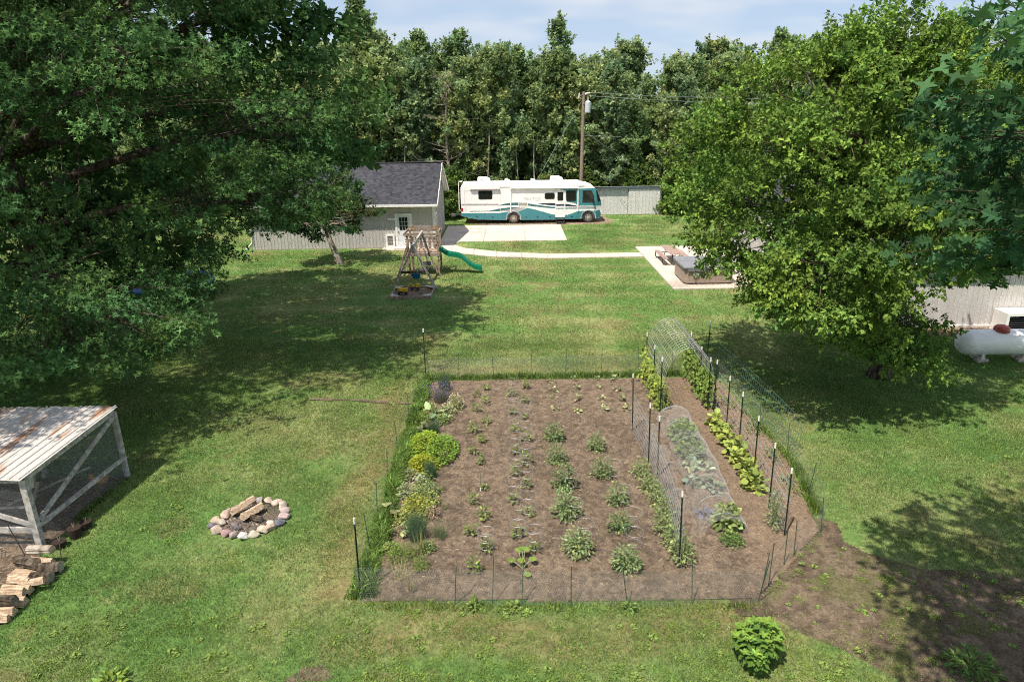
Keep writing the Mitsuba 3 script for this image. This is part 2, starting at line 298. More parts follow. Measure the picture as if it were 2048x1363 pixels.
for nm, poly, z in (('run_floor', COOP.union(STICKS), 0.012), ('mulch_bed', MULCH, 0.012), ('gravel_strip', GRAVEL, 0.008)):
    struct(nm); add(nm, None, sheet(poly, z), 'soil_mat')
struct('soil_trench')
tx = np.linspace(-6.6, -3.25, 40); ty = 20.78 - 0.02 * (tx + 9) - 0.115 * (tx + 9) + 0.04 * np.sin(tx * 2.1); tw = 0.02 + 0.10 * nz(tx, ty, 2.5, 8)
tv = np.vstack([np.c_[tx, ty - tw, 0.02 + 0.02 * nz(tx, ty, 4, 9)], np.c_[tx, ty + tw, 0.02 + 0.02 * nz(tx, ty, 4, 9)]]); ti = np.arange(39)
add('soil_trench', None, (tv, np.vstack([np.c_[ti, ti + 1, ti + 41], np.c_[ti, ti + 41, ti + 40]])), 'soil_mat')

# paved surfaces, slab by slab
def slabs(key, poly, xs, ys, z0, z1, gap=0.012):
    struct(key)
    for a, b in zip(xs[:-1], xs[1:]):
        for c, d in zip(ys[:-1], ys[1:]):
            q = poly.intersection(sg.box(a + gap, c + gap, b - gap, d - gap))
            for g in getattr(q, 'geoms', [q]):
                if g.geom_type == 'Polygon' and g.area > 0.05:
                    add(key, 'slab', sheet(g, z0, z1 - z0 + rng.uniform(0, 0.003)), 'concrete')
slabs('driveway', PAD, [-4.98, -1.9, 1.05, 3.98], [47.65, 51.0, 54.45], -0.02, 0.05)
slabs('patio', PATIO, [8.25, 11.4, 14.5], [33.7, 37.4, 41.1, 44.85], -0.02, 0.07)
slabs('path', PATH, [-8.6, -5.6, -3.9, -2.4, -0.9, 0.7, 2.3, 3.8, 5.3, 6.8, 8.24], [41.0, 48], -0.02, 0.045)

# ------------------------------------------------------------------ grass blades, laid in overlapping tufts
def blade_patch(n, rad, h, w, base, var, lean=0.9):
    r = rad * np.sqrt(rng.random(n)) ** 1.1; a = rng.random(n) * 2 * math.pi
    p = np.c_[r * np.cos(a), r * np.sin(a), np.zeros(n)]
    az = rng.random(n) * 2 * math.pi; s = np.c_[np.cos(az), np.sin(az), np.zeros(n)]
    la = rng.random(n) * 2 * math.pi; hh = h * rng.uniform(0.5, 1.35, n)
    tip = p + np.c_[np.cos(la) * lean * hh * rng.random(n), np.sin(la) * lean * hh * rng.random(n), hh]
    ww = (w * rng.uniform(0.6, 1.4, n))[:, None]
    v = np.stack([p - s * ww / 2, p + s * ww / 2, tip], 1).reshape(-1, 3)
    c = tint(base, n, var, 0.0); 
    return v, np.arange(3 * n).reshape(-1, 3), np.repeat(c, 3, 0)
LUSH, MID, DRY = (0.137, 0.226, 0.070), (0.172, 0.246, 0.077), (0.225, 0.260, 0.105)
def group(key, **shapes):
    scene[key] = {'type': 'shapegroup', **shapes}
def ply_of(vfc, bsdf): v, f, c = vfc; return mikit.ply((v, f), bsdf, color=c)
for nm, col in (('lush', LUSH), ('mid', MID), ('dry', DRY)):
    for k in range(2):
        group(f'turf_{nm}_{k}', blades=ply_of(blade_patch(1700, 0.85, 0.06, 0.009, col, 0.5), 'blade'))
        group(f'turf_far_{nm}_{k}', blades=ply_of(blade_patch(900, 1.35, 0.075, 0.017, col, 0.3), 'blade'))
_gi = 0
def inst(key, grp, x, y, z=0.0, rz=0.0, s=1.0, sz=None, tilt=0.0):
    m = T().translate([float(x), float(y), float(z)]).rotate([0, 0, 1], float(rz))
    if tilt: m = m.rotate([1, 0, 0], float(tilt))
    scene[key] = {'type': 'instance', 'sg': {'type': 'ref', 'id': grp}, 'to_world': m.scale([float(s), float(s), float(sz or s)])}
labels['grass'] = {'kind': 'stuff', 'label': 'short mown green grass of the lawn with dry yellow patches', 'category': 'grass'}
def turf(y0, y1, step, far):
    global _gi
    y = y0
    hole = NOGRASS.difference(BARE).union(BARE.buffer(-0.3)).union(BARE.buffer(0.3).intersection(GARDEN.buffer(1.2))).buffer(0.12 if not far else 0.4); shapely.prepare(hole)
    while y < y1:
        xm = 0.80 * y + 2.5; x = -xm
        while x < xm:
            px, py = x + rng.normal(0, step * 0.25), y + rng.normal(0, step * 0.25); x += step
            if shapely.contains_xy(hole, px, py): continue
            t = lawn_map(px, py, np) + 0.9 * (float(nz(px, py, 0.9, 21)) - 0.5) + rng.normal(0, 0.07)
            if t > 0.85 and rng.random() < 0.25: continue
            nm = 'lush' if t < 0.42 else 'mid' if t < 0.66 else 'dry'
            _gi += 1
            inst(f'grass__{_gi:03d}', f"turf_{'far_' if far else ''}{nm}_{rng.integers(2)}", px, py, 0, rng.random() * 360, rng.uniform(0.85, 1.2))
        y += step
turf(8.2, 26.0, 0.92, False)
turf(26.5, 58.0, 1.6, True)

# broad leaved weeds in the lawn, clover and the tall fringe along the fences
def weed(n, r, size, col, kind='plain'):
    a = rng.random(n) * 2 * math.pi; rr = r * np.sqrt(rng.random(n))
    p = np.c_[rr * np.cos(a), rr * np.sin(a), rng.uniform(0.01, 0.05, n)]
    d = np.c_[np.cos(a + rng.normal(0, 0.7, n)), np.sin(a + rng.normal(0, 0.7, n)), rng.uniform(0.1, 0.9, n)]
    return leafset(kind, p, d, np.c_[rng.normal(0, 0.3, (n, 2)), np.ones(n)], size * rng.uniform(0.6, 1.3, n), tint(col, n, 0.25))
for k, (n, r, s, c) in enumerate([(60, 0.22, 0.075, (0.19, 0.28, 0.06)), (90, 0.30, 0.06, (0.17, 0.26, 0.055)), (26, 0.11, 0.10, (0.21, 0.30, 0.08)), (70, 0.28, 0.055, (0.22, 0.28, 0.07))]):
    group(f'weed_kind_{k}', leaves=ply_of(weed(n, r, s, c, 'broad' if k == 2 else 'plain'), 'leafy'))
labels['weeds'] = {'kind': 'stuff', 'label': 'bright green weeds and clover scattered through the lawn', 'category': 'weeds'}
_wi = 0
hole = NOGRASS.buffer(0.2)
for _ in range(3000):
    y = 8.6 + 16.5 * rng.random() ** 1.5; x = rng.uniform(-1, 1) * (0.8 * y + 1)
    dens = nz(x, y, 0.45, 41) * 0.6 + nz(x, y, 1.3, 42) * 0.4
    if dens < 0.55 - 0.25 * (y < 10.6) - 0.04 * (x < -4) or shapely.contains_xy(hole, x, y): continue
    _wi += 1
    inst(f'weeds__{_wi:03d}', f'weed_kind_{rng.integers(4)}', x, y, 0, rng.random() * 360, rng.uniform(0.2, 0.6))
for _ in range(420):                                          # seedlings in the bare ground and the bed
    x, y = rng.uniform(5, 12), rng.uniform(8.5, 12.5)
    if BARE.contains(sg.Point(x, y)):
        _wi += 1; inst(f'weeds__{_wi:03d}', f'weed_kind_{rng.integers(4)}', x, y, 0.03, rng.random() * 360, rng.uniform(0.15, 0.5))
def fringe(line, width, h, dens, base, w=0.012):
    """Long unmown grass along a line of points."""
    line = np.asarray(line, float); seg = np.linalg.norm(np.diff(line, axis=0), axis=1); n = int(seg.sum() * dens)
    t = rng.random(n) * seg.sum(); i = np.searchsorted(np.cumsum(seg), t).clip(0, len(seg) - 1)
    u = (t - np.r_[0, np.cumsum(seg)][i]) / seg[i]
    p = line[i] * (1 - u)[:, None] + line[i + 1] * u[:, None]; nrm = unit(np.c_[-(line[i + 1] - line[i])[:, 1], (line[i + 1] - line[i])[:, 0]])
    off = rng.normal(0, 1, n).clip(-2, 2) * width / 2 * (0.35 + 1.4 * nz(p[:, 0], p[:, 1], 2.2, 51))
    p = p + nrm * off[:, None]; hh = h * rng.uniform(0.35, 1.2, n) * np.exp(-(off / width) ** 2) * (0.45 + 1.1 * nz(p[:, 0], p[:, 1], 2.6, 52))
    az, la = rng.random(n) * 6.283, rng.random(n) * 6.283; ln = rng.uniform(0.1, 0.9, n) * hh; ww = w * rng.uniform(0.6, 1.5, n)
    b = np.c_[p, np.zeros(n)]; s = np.c_[np.cos(az), np.sin(az), 0 * az] * (ww / 2)[:, None]
    mid = b + np.c_[np.cos(la) * ln * 0.35, np.sin(la) * ln * 0.35, hh * 0.7]; tip = b + np.c_[np.cos(la) * ln, np.sin(la) * ln, hh * 0.95]
    v = np.stack([b - s, b + s, mid + s * 0.8, mid - s * 0.8, tip], 1).reshape(-1, 3)
    f = (np.arange(n)[:, None, None] * 5 + np.array([[0, 1, 2], [0, 2, 3], [3, 2, 4]])[None]).reshape(-1, 3)
    return v, f, np.repeat(tint(base, n, 0.45, 0.15) * (0.75 + 0.6 * nz(p[:, 0], p[:, 1], 3.0, 53))[:, None], 5, 0)
fr = joined([fringe([(-2.93, 10.8), (-2.95, 16), (-2.93, 21.9)], 0.25, 0.30, 2000, (0.14, 0.23, 0.06), 0.017),
             fringe([(-2.9, 22.0), (2.0, 22.02), (5.9, 22.1)], 0.26, 0.26, 650, (0.115, 0.19, 0.05)),
             fringe([(-2.9, 10.6), (1.0, 10.5), (4.5, 10.45)], 0.24, 0.10, 330, (0.16, 0.22, 0.06)),
             fringe([(6.9, 13.4), (7.3, 15.5), (7.0, 19)], 0.26, 0.15, 420, (0.10, 0.17, 0.03)),
             fringe([(-10.0, 15.6), (-10.1, 13.6)], 0.2, 0.12, 300, (0.08, 0.14, 0.03))])
(vv, ff), cc = fr
labels['tall_grass'] = {'kind': 'stuff', 'label': 'long unmown grass fringe along the garden fence', 'category': 'tall grass'}
add('tall_grass', None, (vv, ff), 'blade', cc)

# crumbs of soil, chips and straw on the bed
def crumbs(poly, n, lo, hi, cols, hfun, flat=0.6, long=1.0):
    x0, y0, x1, y1 = poly.bounds; p = np.c_[rng.uniform(x0, x1, 3 * n), rng.uniform(y0, y1, 3 * n)]
    p = p[shapely.contains_xy(poly, p[:, 0], p[:, 1])][:n]; n = len(p)
    tet = np.array([[1, 0, -0.4], [-0.5, 0.87, -0.4], [-0.5, -0.87, -0.4], [0, 0, 0.8]]); tf = np.array([[0, 1, 3], [1, 2, 3], [2, 0, 3]])
    s = lo * (hi / lo) ** rng.random(n) ** 2.0; a = rng.random(n) * 6.283; st = np.c_[s * (1 + (long - 1) * rng.random(n)), s / (1 + (long - 1) * 0.6), s * flat]
    v = tet[None] * st[:, None] * rng.uniform(0.6, 1.4, (n, 4, 3)); ca, sa = np.cos(a)[:, None], np.sin(a)[:, None]
    v = np.stack([v[..., 0] * ca - v[..., 1] * sa, v[..., 0] * sa + v[..., 1] * ca, v[..., 2]], -1)
    v = v + np.c_[p, hfun(p[:, 0], p[:, 1])][:, None]
    c = np.asarray(cols)[rng.integers(len(cols), size=n)] * np.exp(rng.normal(0, 0.25, (n, 1)))
    return v.reshape(-1, 3), (np.arange(n)[:, None, None] * 4 + tf[None]).reshape(-1, 3), np.repeat(c, 4, 0)
inner = GARDEN.buffer(-0.15)
SOILC = [(0.10, 0.068, 0.045), (0.16, 0.11, 0.075), (0.21, 0.15, 0.10), (0.07, 0.05, 0.035)]
CHIPC = [(0.36, 0.28, 0.19), (0.30, 0.22, 0.14), (0.42, 0.36, 0.27), (0.26, 0.19, 0.12)]
(vv, ff), cc = joined([crumbs(inner, 26000, 0.008, 0.032, SOILC, soil_h), crumbs(inner, 9000, 0.008, 0.024, CHIPC, soil_h, 0.35, 2.6),
                       crumbs(BARE, 5000, 0.008, 0.03, SOILC, bare_h), crumbs(BARE, 1600, 0.008, 0.022, CHIPC, bare_h, 0.35, 2.0),
                       crumbs(MULCH, 3500, 0.02, 0.05, [(0.13, 0.08, 0.06), (0.2, 0.13, 0.10), (0.09, 0.06, 0.05)], lambda x, y: 0.015 + 0 * x, 0.5, 2.2),
                       crumbs(GRAVEL, 3000, 0.02, 0.06, [(0.34, 0.28, 0.22), (0.26, 0.2, 0.15), (0.42, 0.36, 0.3)], lambda x, y: 0.01 + 0 * x),
                       crumbs(COOP, 3000, 0.008, 0.03, CHIPC, lambda x, y: 0.014 + 0 * x, 0.4, 2.0)])
labels['soil_crumbs'] = {'kind': 'stuff', 'label': 'loose crumbs of soil, chips and straw on the bare beds', 'category': 'soil crumbs'}
add('soil_crumbs', None, (vv, ff), 'matte', cc)
st = crumbs(STICKS, 700, 0.02, 0.05, [(0.26, 0.21, 0.17), (0.34, 0.28, 0.23), (0.18, 0.14, 0.11)], lambda x, y: 0.02 + 0.05 * rng.random(len(x)), 0.25, 8.0)
labels['brushwood'] = {'kind': 'stuff', 'label': 'grey heap of thin twigs and brush behind the firewood row', 'category': 'brushwood'}
add('brushwood', None, st[:2], 'matte', st[2])

# ------------------------------------------------------------------ trees
def in_shells(ells, n, shell=0.7, keep=None, seed=0, lump=0.28, cut=0.42):
    """Cluster centres spread through a union of ellipsoids, denser near the outside, thinned by noise so that gaps show."""
    out = []
    w = np.array([r[0] * r[1] + r[1] * r[2] + r[0] * r[2] for _, r in ells]); w = w / w.sum()
    while len(out) < n:
        i = rng.choice(len(ells), p=w); c, r = np.asarray(ells[i][0], float), np.asarray(ells[i][1], float)
        d = sphere_dirs(1)[0]; rad = rng.uniform(0.78, 1.0) if rng.random() < shell else rng.random() ** 0.5 * 0.8
        p = c + d * r * rad
        if any(np.sum(((p - np.asarray(cc)) / np.asarray(rr)) ** 2) < 0.55 for j, (cc, rr) in enumerate(ells) if j != i) and rng.random() < 0.7: continue
        if meshkit.noise(p * lump, seed) < cut and rng.random() < 0.8: continue
        if keep is not None and not keep(p): continue
        out.append(p)
    return np.array(out)
def foliage(centres, axis, R, flat, tips, per, size, col, kind, var=0.28, warm=0.0, droop=0.25, width=1.0, out=0.7):
    """Rosettes of leaves at twig tips around every cluster centre; axis (3,) is the middle of the crown."""
    m = len(centres); k = m * tips
    C = np.repeat(centres, tips, 0); o = unit(C - np.asarray(axis)); s = sphere_dirs(k)
    s = s * rng.random((k, 1)) ** 0.4; off = s * R * np.array([1, 1, flat])
    off[:, 2] -= 0.12 * np.ravel(R) * (s[:, 0] ** 2 + s[:, 1] ** 2)
    tip = C + off + o * R * 0.15; td = unit(o * out + s * 0.9 + np.array([0, 0, 0.25]))
    N = k * per; P = np.repeat(tip, per, 0); D = np.repeat(td, per, 0)
    e = sphere_dirs(N); d = unit(D * 0.75 + e * 0.95 - np.array([0, 0, droop]) * rng.random((N, 1)))
    P = P - np.repeat(td, per, 0) * (rng.random((N, 1)) * size * 1.6) + e * size * 0.15
    nrm = unit(np.array([0, 0, 0.5]) + 0.6 * sphere_dirs(N) + 0.55 * D)
    cc = np.repeat(tint(col, m, var * 0.6, warm), tips * per, 0) * np.exp(rng.normal(0, var, (N, 1)))
    new = (rng.random((k, 1)) < 0.16).repeat(per, 0); cc = np.where(new, cc * np.array([1.4, 1.35, 1.2]), cc)
    return leafset(kind, P, d, nrm, size * rng.uniform(0.65, 1.25, N), np.clip(cc, 0.004, 0.6), width), (tip, C)
def bez(a, b, c, n=8):
    t = np.linspace(0, 1, n)[:, None]; return (1 - t) ** 2 * a + 2 * t * (1 - t) * b + t * t * c
def limbs(key, bsdf, trunk, tr, centres, nl, r0, r1=0.05, twigs=0.016, lift=0.5, every=1):
    """A trunk, main limbs to groups of clusters and thinner branches to each cluster."""
    trunk = np.asarray(trunk, float); tr = np.asarray(tr, float)
    tt = np.linspace(0, len(trunk) - 1, 14); it = np.minimum(tt.astype(int), len(trunk) - 2); fr_ = (tt - it)[:, None]
    tp = trunk[it] * (1 - fr_) + trunk[it + 1] * fr_; rr = np.interp(tt, np.arange(len(tr)), tr)
    flare = rr * (1 + 0.5 * np.exp(-(tp[:, 2] - tp[0, 2]) / 0.35))
    tp = tp + np.c_[nz(tp[:, 2], tp[:, 0], 0.9, 61) - 0.5, nz(tp[:, 2], tp[:, 1], 0.9, 62) - 0.5, 0 * tp[:, 0]] * rr[:, None] * 0.7 * (np.arange(14) > 0)[:, None]
    add(key, 'trunk', tube(tp, flare, 12), bsdf, smooth=True)
    g = centres[rng.choice(len(centres), nl, replace=False)].copy()
    for _ in range(8):
        lab = np.argmin(((centres[:, None] - g[None]) ** 2).sum(-1), 1)
        g = np.array([centres[lab == j].mean(0) if (lab == j).any() else g[j] for j in range(nl)])
    tw = MB()
    for j in range(nl):
        own = centres[lab == j]
        if not len(own): continue
        end = g[j]; zs = np.clip(trunk[0, 2] + 0.3 * (trunk[-1, 2] - trunk[0, 2]) + 0.5 * (end[2] - trunk[0, 2] - 0.3 * (trunk[-1, 2] - trunk[0, 2])), trunk[0, 2] + 0.2 * (trunk[-1, 2] - trunk[0, 2]), trunk[-1, 2] - 0.1)
        q = np.argmin(abs(tp[:, 2] - zs)); a = tp[q]; far = np.linalg.norm((end - a)[:2])
        b = a + (end - a) * 0.5 + np.array([0, 0, lift * min(far, 4) * 0.35])
        path = bez(a, b, end, 9); path[1:-1] += rng.normal(0, 0.06, (7, 3)) * min(far, 3) * 0.5
        add(key, 'limb', tube(path, np.linspace(min(r0, rr[q] * 0.75), r1, 9), 7), bsdf, smooth=True)
        for c in own[::every]:
            s = path[rng.integers(4, 9)]
            m = (s + c) / 2 + rng.normal(0, 0.12, 3) + np.array([0, 0, 0.12])
            tw.tube(bez(s, m, c, 5), np.linspace(r1 * 0.55, twigs * 0.5, 5), 4, cap=False)
    add(key, 'twigs', tw, bsdf, color=None, stuff=True)

# the big oak beside the wire run
oak = thing('oak_tree', 'huge dark green oak with sweeping low branches shading the lawn beside the wire run', 'tree')
ells = [((-14.8, 24.5, 9.6), (10.9, 8.4, 4.8)), ((-15.0, 25, 14.6), (8.6, 8, 4.6)), ((-17.2, 22.0, 4.6), (7.8, 6.2, 2.8)), ((-20, 16.0, 8.2), (6, 4.0, 3.0)), ((-11.4, 18.4, 3.7), (3.0, 2.2, 1.5)), ((-15.5, 17.4, 3.2), (4.2, 2.0, 1.6)), ((-9.2, 23, 6.6), (3.6, 2.8, 1.4)), ((-12.4, 23.4, 3.1), (1.5, 1.5, 0.9)), ((-13.8, 13.2, 7.9), (2.3, 1.4, 0.9)), ((-13.2, 15.2, 7.2), (2.2, 1.6, 0.9))]
oc = in_shells(ells, 1350, seed=3, cut=0.40, keep=lambda p: p[2] > 1.6)
front = oc[:, 1] < 25.0
f1, (tips1, _) = foliage(oc[front], (-16, 25, 7), 1.05, 0.45, 22, 10, 0.175, (0.082, 0.165, 0.058), 'star', 0.25, 0.0)
f2, _ = foliage(oc[~front], (-16, 25, 7), 1.25, 0.55, 14, 6, 0.30, (0.082, 0.165, 0.058), 'plain', 0.25, 0.0, width=1.7)
(vv, ff), cc = joined([f1, f2])
add(oak, 'crown', (vv, ff), 'leafy', cc)
limbs(oak, 'bark', [(-17.4, 25.3, -0.05), (-17.6, 25.2, 4.0), (-17.9, 25.1, 8.0), (-17.0, 25, 12.5), (-16.4, 25, 16)], [0.55, 0.42, 0.33, 0.22, 0.08], oc, 26, 0.2, 0.045, lift=0.25)
dd = MB()
for a, b, c in (((-14.5, 18.6, 4.6), (-13.4, 17.6, 5.4), (-10.2, 17.2, 3.9)), ((-15.2, 19.5, 5.2), (-14.6, 18.0, 5.0), (-12.4, 17.0, 3.2))):
    pth = bez(np.array(a), np.array(b), np.array(c), 9); dd.tube(pth, np.linspace(0.035, 0.008, 9), 5, cap=False)
    for q in pth[2::2]: dd.tube(bez(q, q + rng.normal(0, 0.2, 3), q + rng.normal(0, 0.45, 3) - np.array([0, 0, 0.2]), 4), np.linspace(0.012, 0.004, 4), 4, cap=False)
add(oak, 'dead_branches', dd, 'bark', label='bare grey dead branches')

# small tree leaning in front of the garage
tr2 = thing('leaning_tree', 'small tree with a leaning trunk in front of the grey garage wall', 'tree')
sc = in_shells([((-11.3, 41, 3.9), (2.7, 2.4, 2.2)), ((-9.2, 40.6, 3.0), (1.4, 1.3, 1.0)), ((-12.3, 40.5, 3.0), (1.3, 1.2, 0.8))], 100, seed=5)
fl, _ = foliage(sc, (-11, 41, 3), 0.6, 0.6, 18, 9, 0.16, (0.055, 0.11, 0.042), 'plain', 0.25, width=1.2)
add(tr2, 'crown', fl[:2], 'leafy', fl[2])
limbs(tr2, 'grey_bark', [(-10.46, 41.1, -0.05), (-10.95, 41.1, 1.6), (-11.3, 41.1, 3.0), (-11.5, 41, 5.0)], [0.19, 0.15, 0.11, 0.05], sc, 8, 0.07, 0.03)
dn = MB(); dl = []
for k in range(9):
    a = np.array([-10.8, 41.0, 2.6 + 0.2 * k]); e = np.array([-8.1 - 0.25 * k + rng.normal(0, 0.2), 40.4 + rng.normal(0, 0.5), 3.0 + 0.22 * k]); pth = bez(a, (a + e) / 2 + np.array([0, 0, -0.2]), e, 8)
    dn.tube(pth, np.linspace(0.03, 0.006, 8), 4, cap=False)
    n = 60; q = pth[rng.integers(3, 8, n)] + rng.normal(0, 0.14, (n, 3)); dl.append(leafset('plain', q, unit(e - a) + 0.7 * sphere_dirs(n), sphere_dirs(n), 0.16, tint((0.20, 0.17, 0.055), n, 0.25), 0.5))
(vv, ff), cc = joined(dl)
add(tr2, 'dead_branch', dn, 'grey_bark'); add(tr2, 'faded_needles', (vv, ff), 'leafy', cc, label='tan faded sprays')

# the bright tree over the propane tank
tr3 = thing('pear_tree', 'broad bright green tree with glossy drooping leaves beside the white propane tank', 'tree')
pc = in_shells([((10.6, 21, 6.9), (5.5, 5.0, 4.2)), ((11.1, 21.5, 9.9), (2.3, 2.2, 1.7)), ((12.3, 19.6, 3.1), (2.3, 2.6, 1.7)), ((9.8, 19.0, 4.3), (2.9, 2.9, 1.9)), ((12.4, 19.0, 2.6), (1.9, 1.8, 1.2)), ((14.4, 22, 6.9), (2.8, 3.4, 2.6))], 700, seed=9, cut=0.36, shell=0.55, keep=lambda p: p[2] > 1.3 and not (p[0] > 12.8 and p[1] > 23.2) and not (p[0] > 0.59 * p[1] and 2.4 < p[2] < 4.6) and not (p[0] > 0.655 * p[1] and p[2] < 4.6))
fa, _ = foliage(pc, (11.5, 21.5, 6), 0.85, 0.6, 24, 11, 0.135, (0.155, 0.258, 0.058), 'plain', 0.28, 0.1, droop=0.75, width=1.15)
add(tr3, 'crown', fa[:2], 'leafy', fa[2])
limbs(tr3, 'bark', [(12.58, 21.75, -0.05), (12.5, 21.7, 1.8), (12.0, 21.5, 5.0), (11.8, 21.4, 10)], [0.28, 0.24, 0.16, 0.05], pc, 18, 0.11, 0.035, lift=0.9)

# the oak whose branch tips hang in from beside the camera
tr4 = thing('near_oak', 'dark bluish green oak branches with large lobed leaves hanging in over the bright tree', 'tree')
nc = in_shells([((9.2, 7.0, 9.4), (4.9, 3.6, 3.4)), ((8.0, 8.0, 8.0), (3.2, 2.4, 2.0)), ((5.3, 4.9, 9.6), (1.6, 1.3, 1.0))], 330, seed=12, cut=0.36, keep=lambda p: not (p[0] < 3.7 or p[2] < (6.85 if p[1] > 5.6 else 6.2)) and (p[1] < 5.6 or p[0] - 0.45 > 0.57 * (0.946 * p[1] - 0.32 * (p[2] - 8.9)) + 0.84 * max(p[2] - 8.9, 0)))
nr = (nc[:, 0] < 7.6) & (nc[:, 1] > 5.6)
g1, (tp1, C1) = foliage(nc[nr], (11, 7, 9), 0.62, 0.55, 9, 6, 0.20, (0.060, 0.130, 0.054), 'oak', 0.25, -0.1, droop=0.4, out=1.1)
g2, _ = foliage(nc[~nr], (11, 7, 9), 0.9, 0.6, 9, 7, 0.21, (0.060, 0.130, 0.054), 'star', 0.25, -0.1)
(vv, ff), cc = joined([g1, g2])
add(tr4, 'crown', (vv, ff), 'leafy', cc)
tw = MB()
for t_, c_ in zip(tp1[::2], C1[::2]): tw.tube(bez(c_, (c_ + t_) / 2 + np.array([0, 0, 0.05]), t_, 4), np.linspace(0.007, 0.003, 4), 4, cap=False)
add(tr4, 'twig_tips', tw, 'bark', stuff=True)
limbs(tr4, 'bark', [(12.6, 5.6, -0.05), (12.4, 5.8, 4), (12.0, 6.2, 8), (11.5, 6.6, 12.5)], [0.42, 0.34, 0.24, 0.08], nc, 16, 0.12, 0.03)

# the wood behind: poplars as individuals
def poplar(h, rad, low, n, base, lean=0.0, size=0.30, warm=0.0):
    nb = int(n / 4.2); z0 = low * h + (0.97 - low) * h * rng.random(nb) ** 0.9; u = (z0 / h - low) / (1 - low)
    prof = np.clip(np.minimum(1.0, 0.5 + 2.0 * u) * np.clip(1.03 - u, 0, 1) ** 0.55, 0.12, 1.0); a = rng.random(nb) * 6.283; L = rad * prof * rng.uniform(0.55, 1.25, nb); up = rng.uniform(0.8, 1.9, nb)
    c = []
    for k in range(nb):
        for t in np.linspace(0.3, 1.0, 4 if L[k] > 1.2 else 3): c.append([lean * z0[k] + math.cos(a[k]) * L[k] * t, math.sin(a[k]) * L[k] * t, min(z0[k] + up[k] * L[k] * t * (0.6 + 0.4 * t), h * 1.04)])
    c = np.array(c) + rng.normal(0, 0.15, (len(c), 3))
    lf, _ = foliage(c, (0, 0, h * 0.4), np.repeat(rng.uniform(0.45, 0.85, (len(c), 1)), 9, 0), 0.8, 9, 9, size * 0.86, base, 'plain', 0.3, warm, droop=0.5, width=1.6)
    zt = np.linspace(0, h * 0.94, 9); tv, tf = tube(np.c_[lean * zt + 0.1 * np.sin(zt), 0.12 * np.sin(zt * 0.6 + 1), zt], np.linspace(0.17, 0.03, 9), 6)
    return dict(trunk=mikit.ply((tv, tf), 'grey_bark', smooth=True), crown=ply_of(lf, 'far_leaf'))
PB = [(0.240, 0.335, 0.150), (0.205, 0.305, 0.130), (0.275, 0.355, 0.150), (0.225, 0.320, 0.165)]
KINDS = [(13.4, 2.5, 0.10, 250), (14.0, 2.1, 0.14, 210), (12.2, 2.8, 0.06, 270), (12.8, 2.5, 0.03, 270), (15.4, 1.7, 0.30, 130), (10.6, 3.0, 0.02, 280)]
for k, (h, r, lo, n) in enumerate(KINDS): group(f'poplar_kind_{k}', **poplar(h, r, lo, n, PB[k % 4], lean=[0.0, 0.02, -0.02, 0.01, 0.0, -0.01][k]))
KW = ['tall full crowned', 'tall slim', 'broad round topped', 'leafy to the ground', 'very slender', 'low bushy']
def pop(x, y, k, s, label, grp, rowname):
    key = thing('poplar_tree', f'{KW[k]} poplar, {rowname} row of the wood {label}', 'tree', f'{KW[k]} poplars, {rowname} row, {grp}')
    inst(key, f'poplar_kind_{k}', x, y, 0, rng.random() * 360, s)
ZONES = [(-18, 'beyond the oak', 'oak'), (-5, 'behind the garage', 'garage'), (0.5, 'behind the rear of the motorhome', 'motorhome rear'), (6, 'behind the front of the motorhome', 'motorhome front'),
         (15, 'behind the metal shed', 'shed'), (99, 'behind the pear tree', 'pear tree')]
def row(y, x0, x1, step, s0, kinds, rowname, jit=1.0):
    x = x0
    while x < x1:
        xx = x + rng.normal(0, step * 0.2); z = next(q for q in ZONES if xx / y * 66 < q[0])
        pop(xx, y + rng.normal(0, jit), int(rng.choice(kinds)), s0 * rng.uniform(0.82, 1.12) * (1.10 if xx / y * 66 < -8 else 1.0), z[1], z[2], rowname); x += step * rng.uniform(0.8, 1.2)
row(64.5, -50, 54, 2.5, 0.93, [0, 2, 3, 5], 'front')
row(69.5, -56, 58, 2.7, 0.99, [0, 1, 2, 3, 5], 'middle')
row(76.0, -62, 66, 3.2, 1.08, [0, 1, 2, 1], 'back')
for x, y, k, s, lab in ((4.5, 66, 4, 1.0, 'tallest thin poplar standing clear above the row behind the motorhome'), (-8.2, 66, 1, 1.02, 'slender poplar with an open top rising over the garage roof'), (-13.0, 65, 4, 1.12, 'tall narrow poplar beside the oak crown, behind the garage')):
    k_ = thing('poplar_tree', lab, 'tree'); inst(k_, f'poplar_kind_{k}', x, y, 0, 40, s * 1.06)
labels['woodland'] = {'kind': 'stuff', 'label': 'far mass of trees deeper in the wood', 'category': 'woodland'}
_n = 0
for y, stp in ((86, 4.6),):
    x = -0.95 * y
    while x < 0.95 * y:
        _n += 1; inst(f'woodland__{_n:03d}', f'poplar_kind_{rng.integers(4)}', x + rng.normal(0, 1), y + rng.normal(0, 1.5), 0, rng.random() * 360, rng.uniform(0.95, 1.12) * (1.05 + 0.3 * (y > 90) * (x > 45))); x += stp
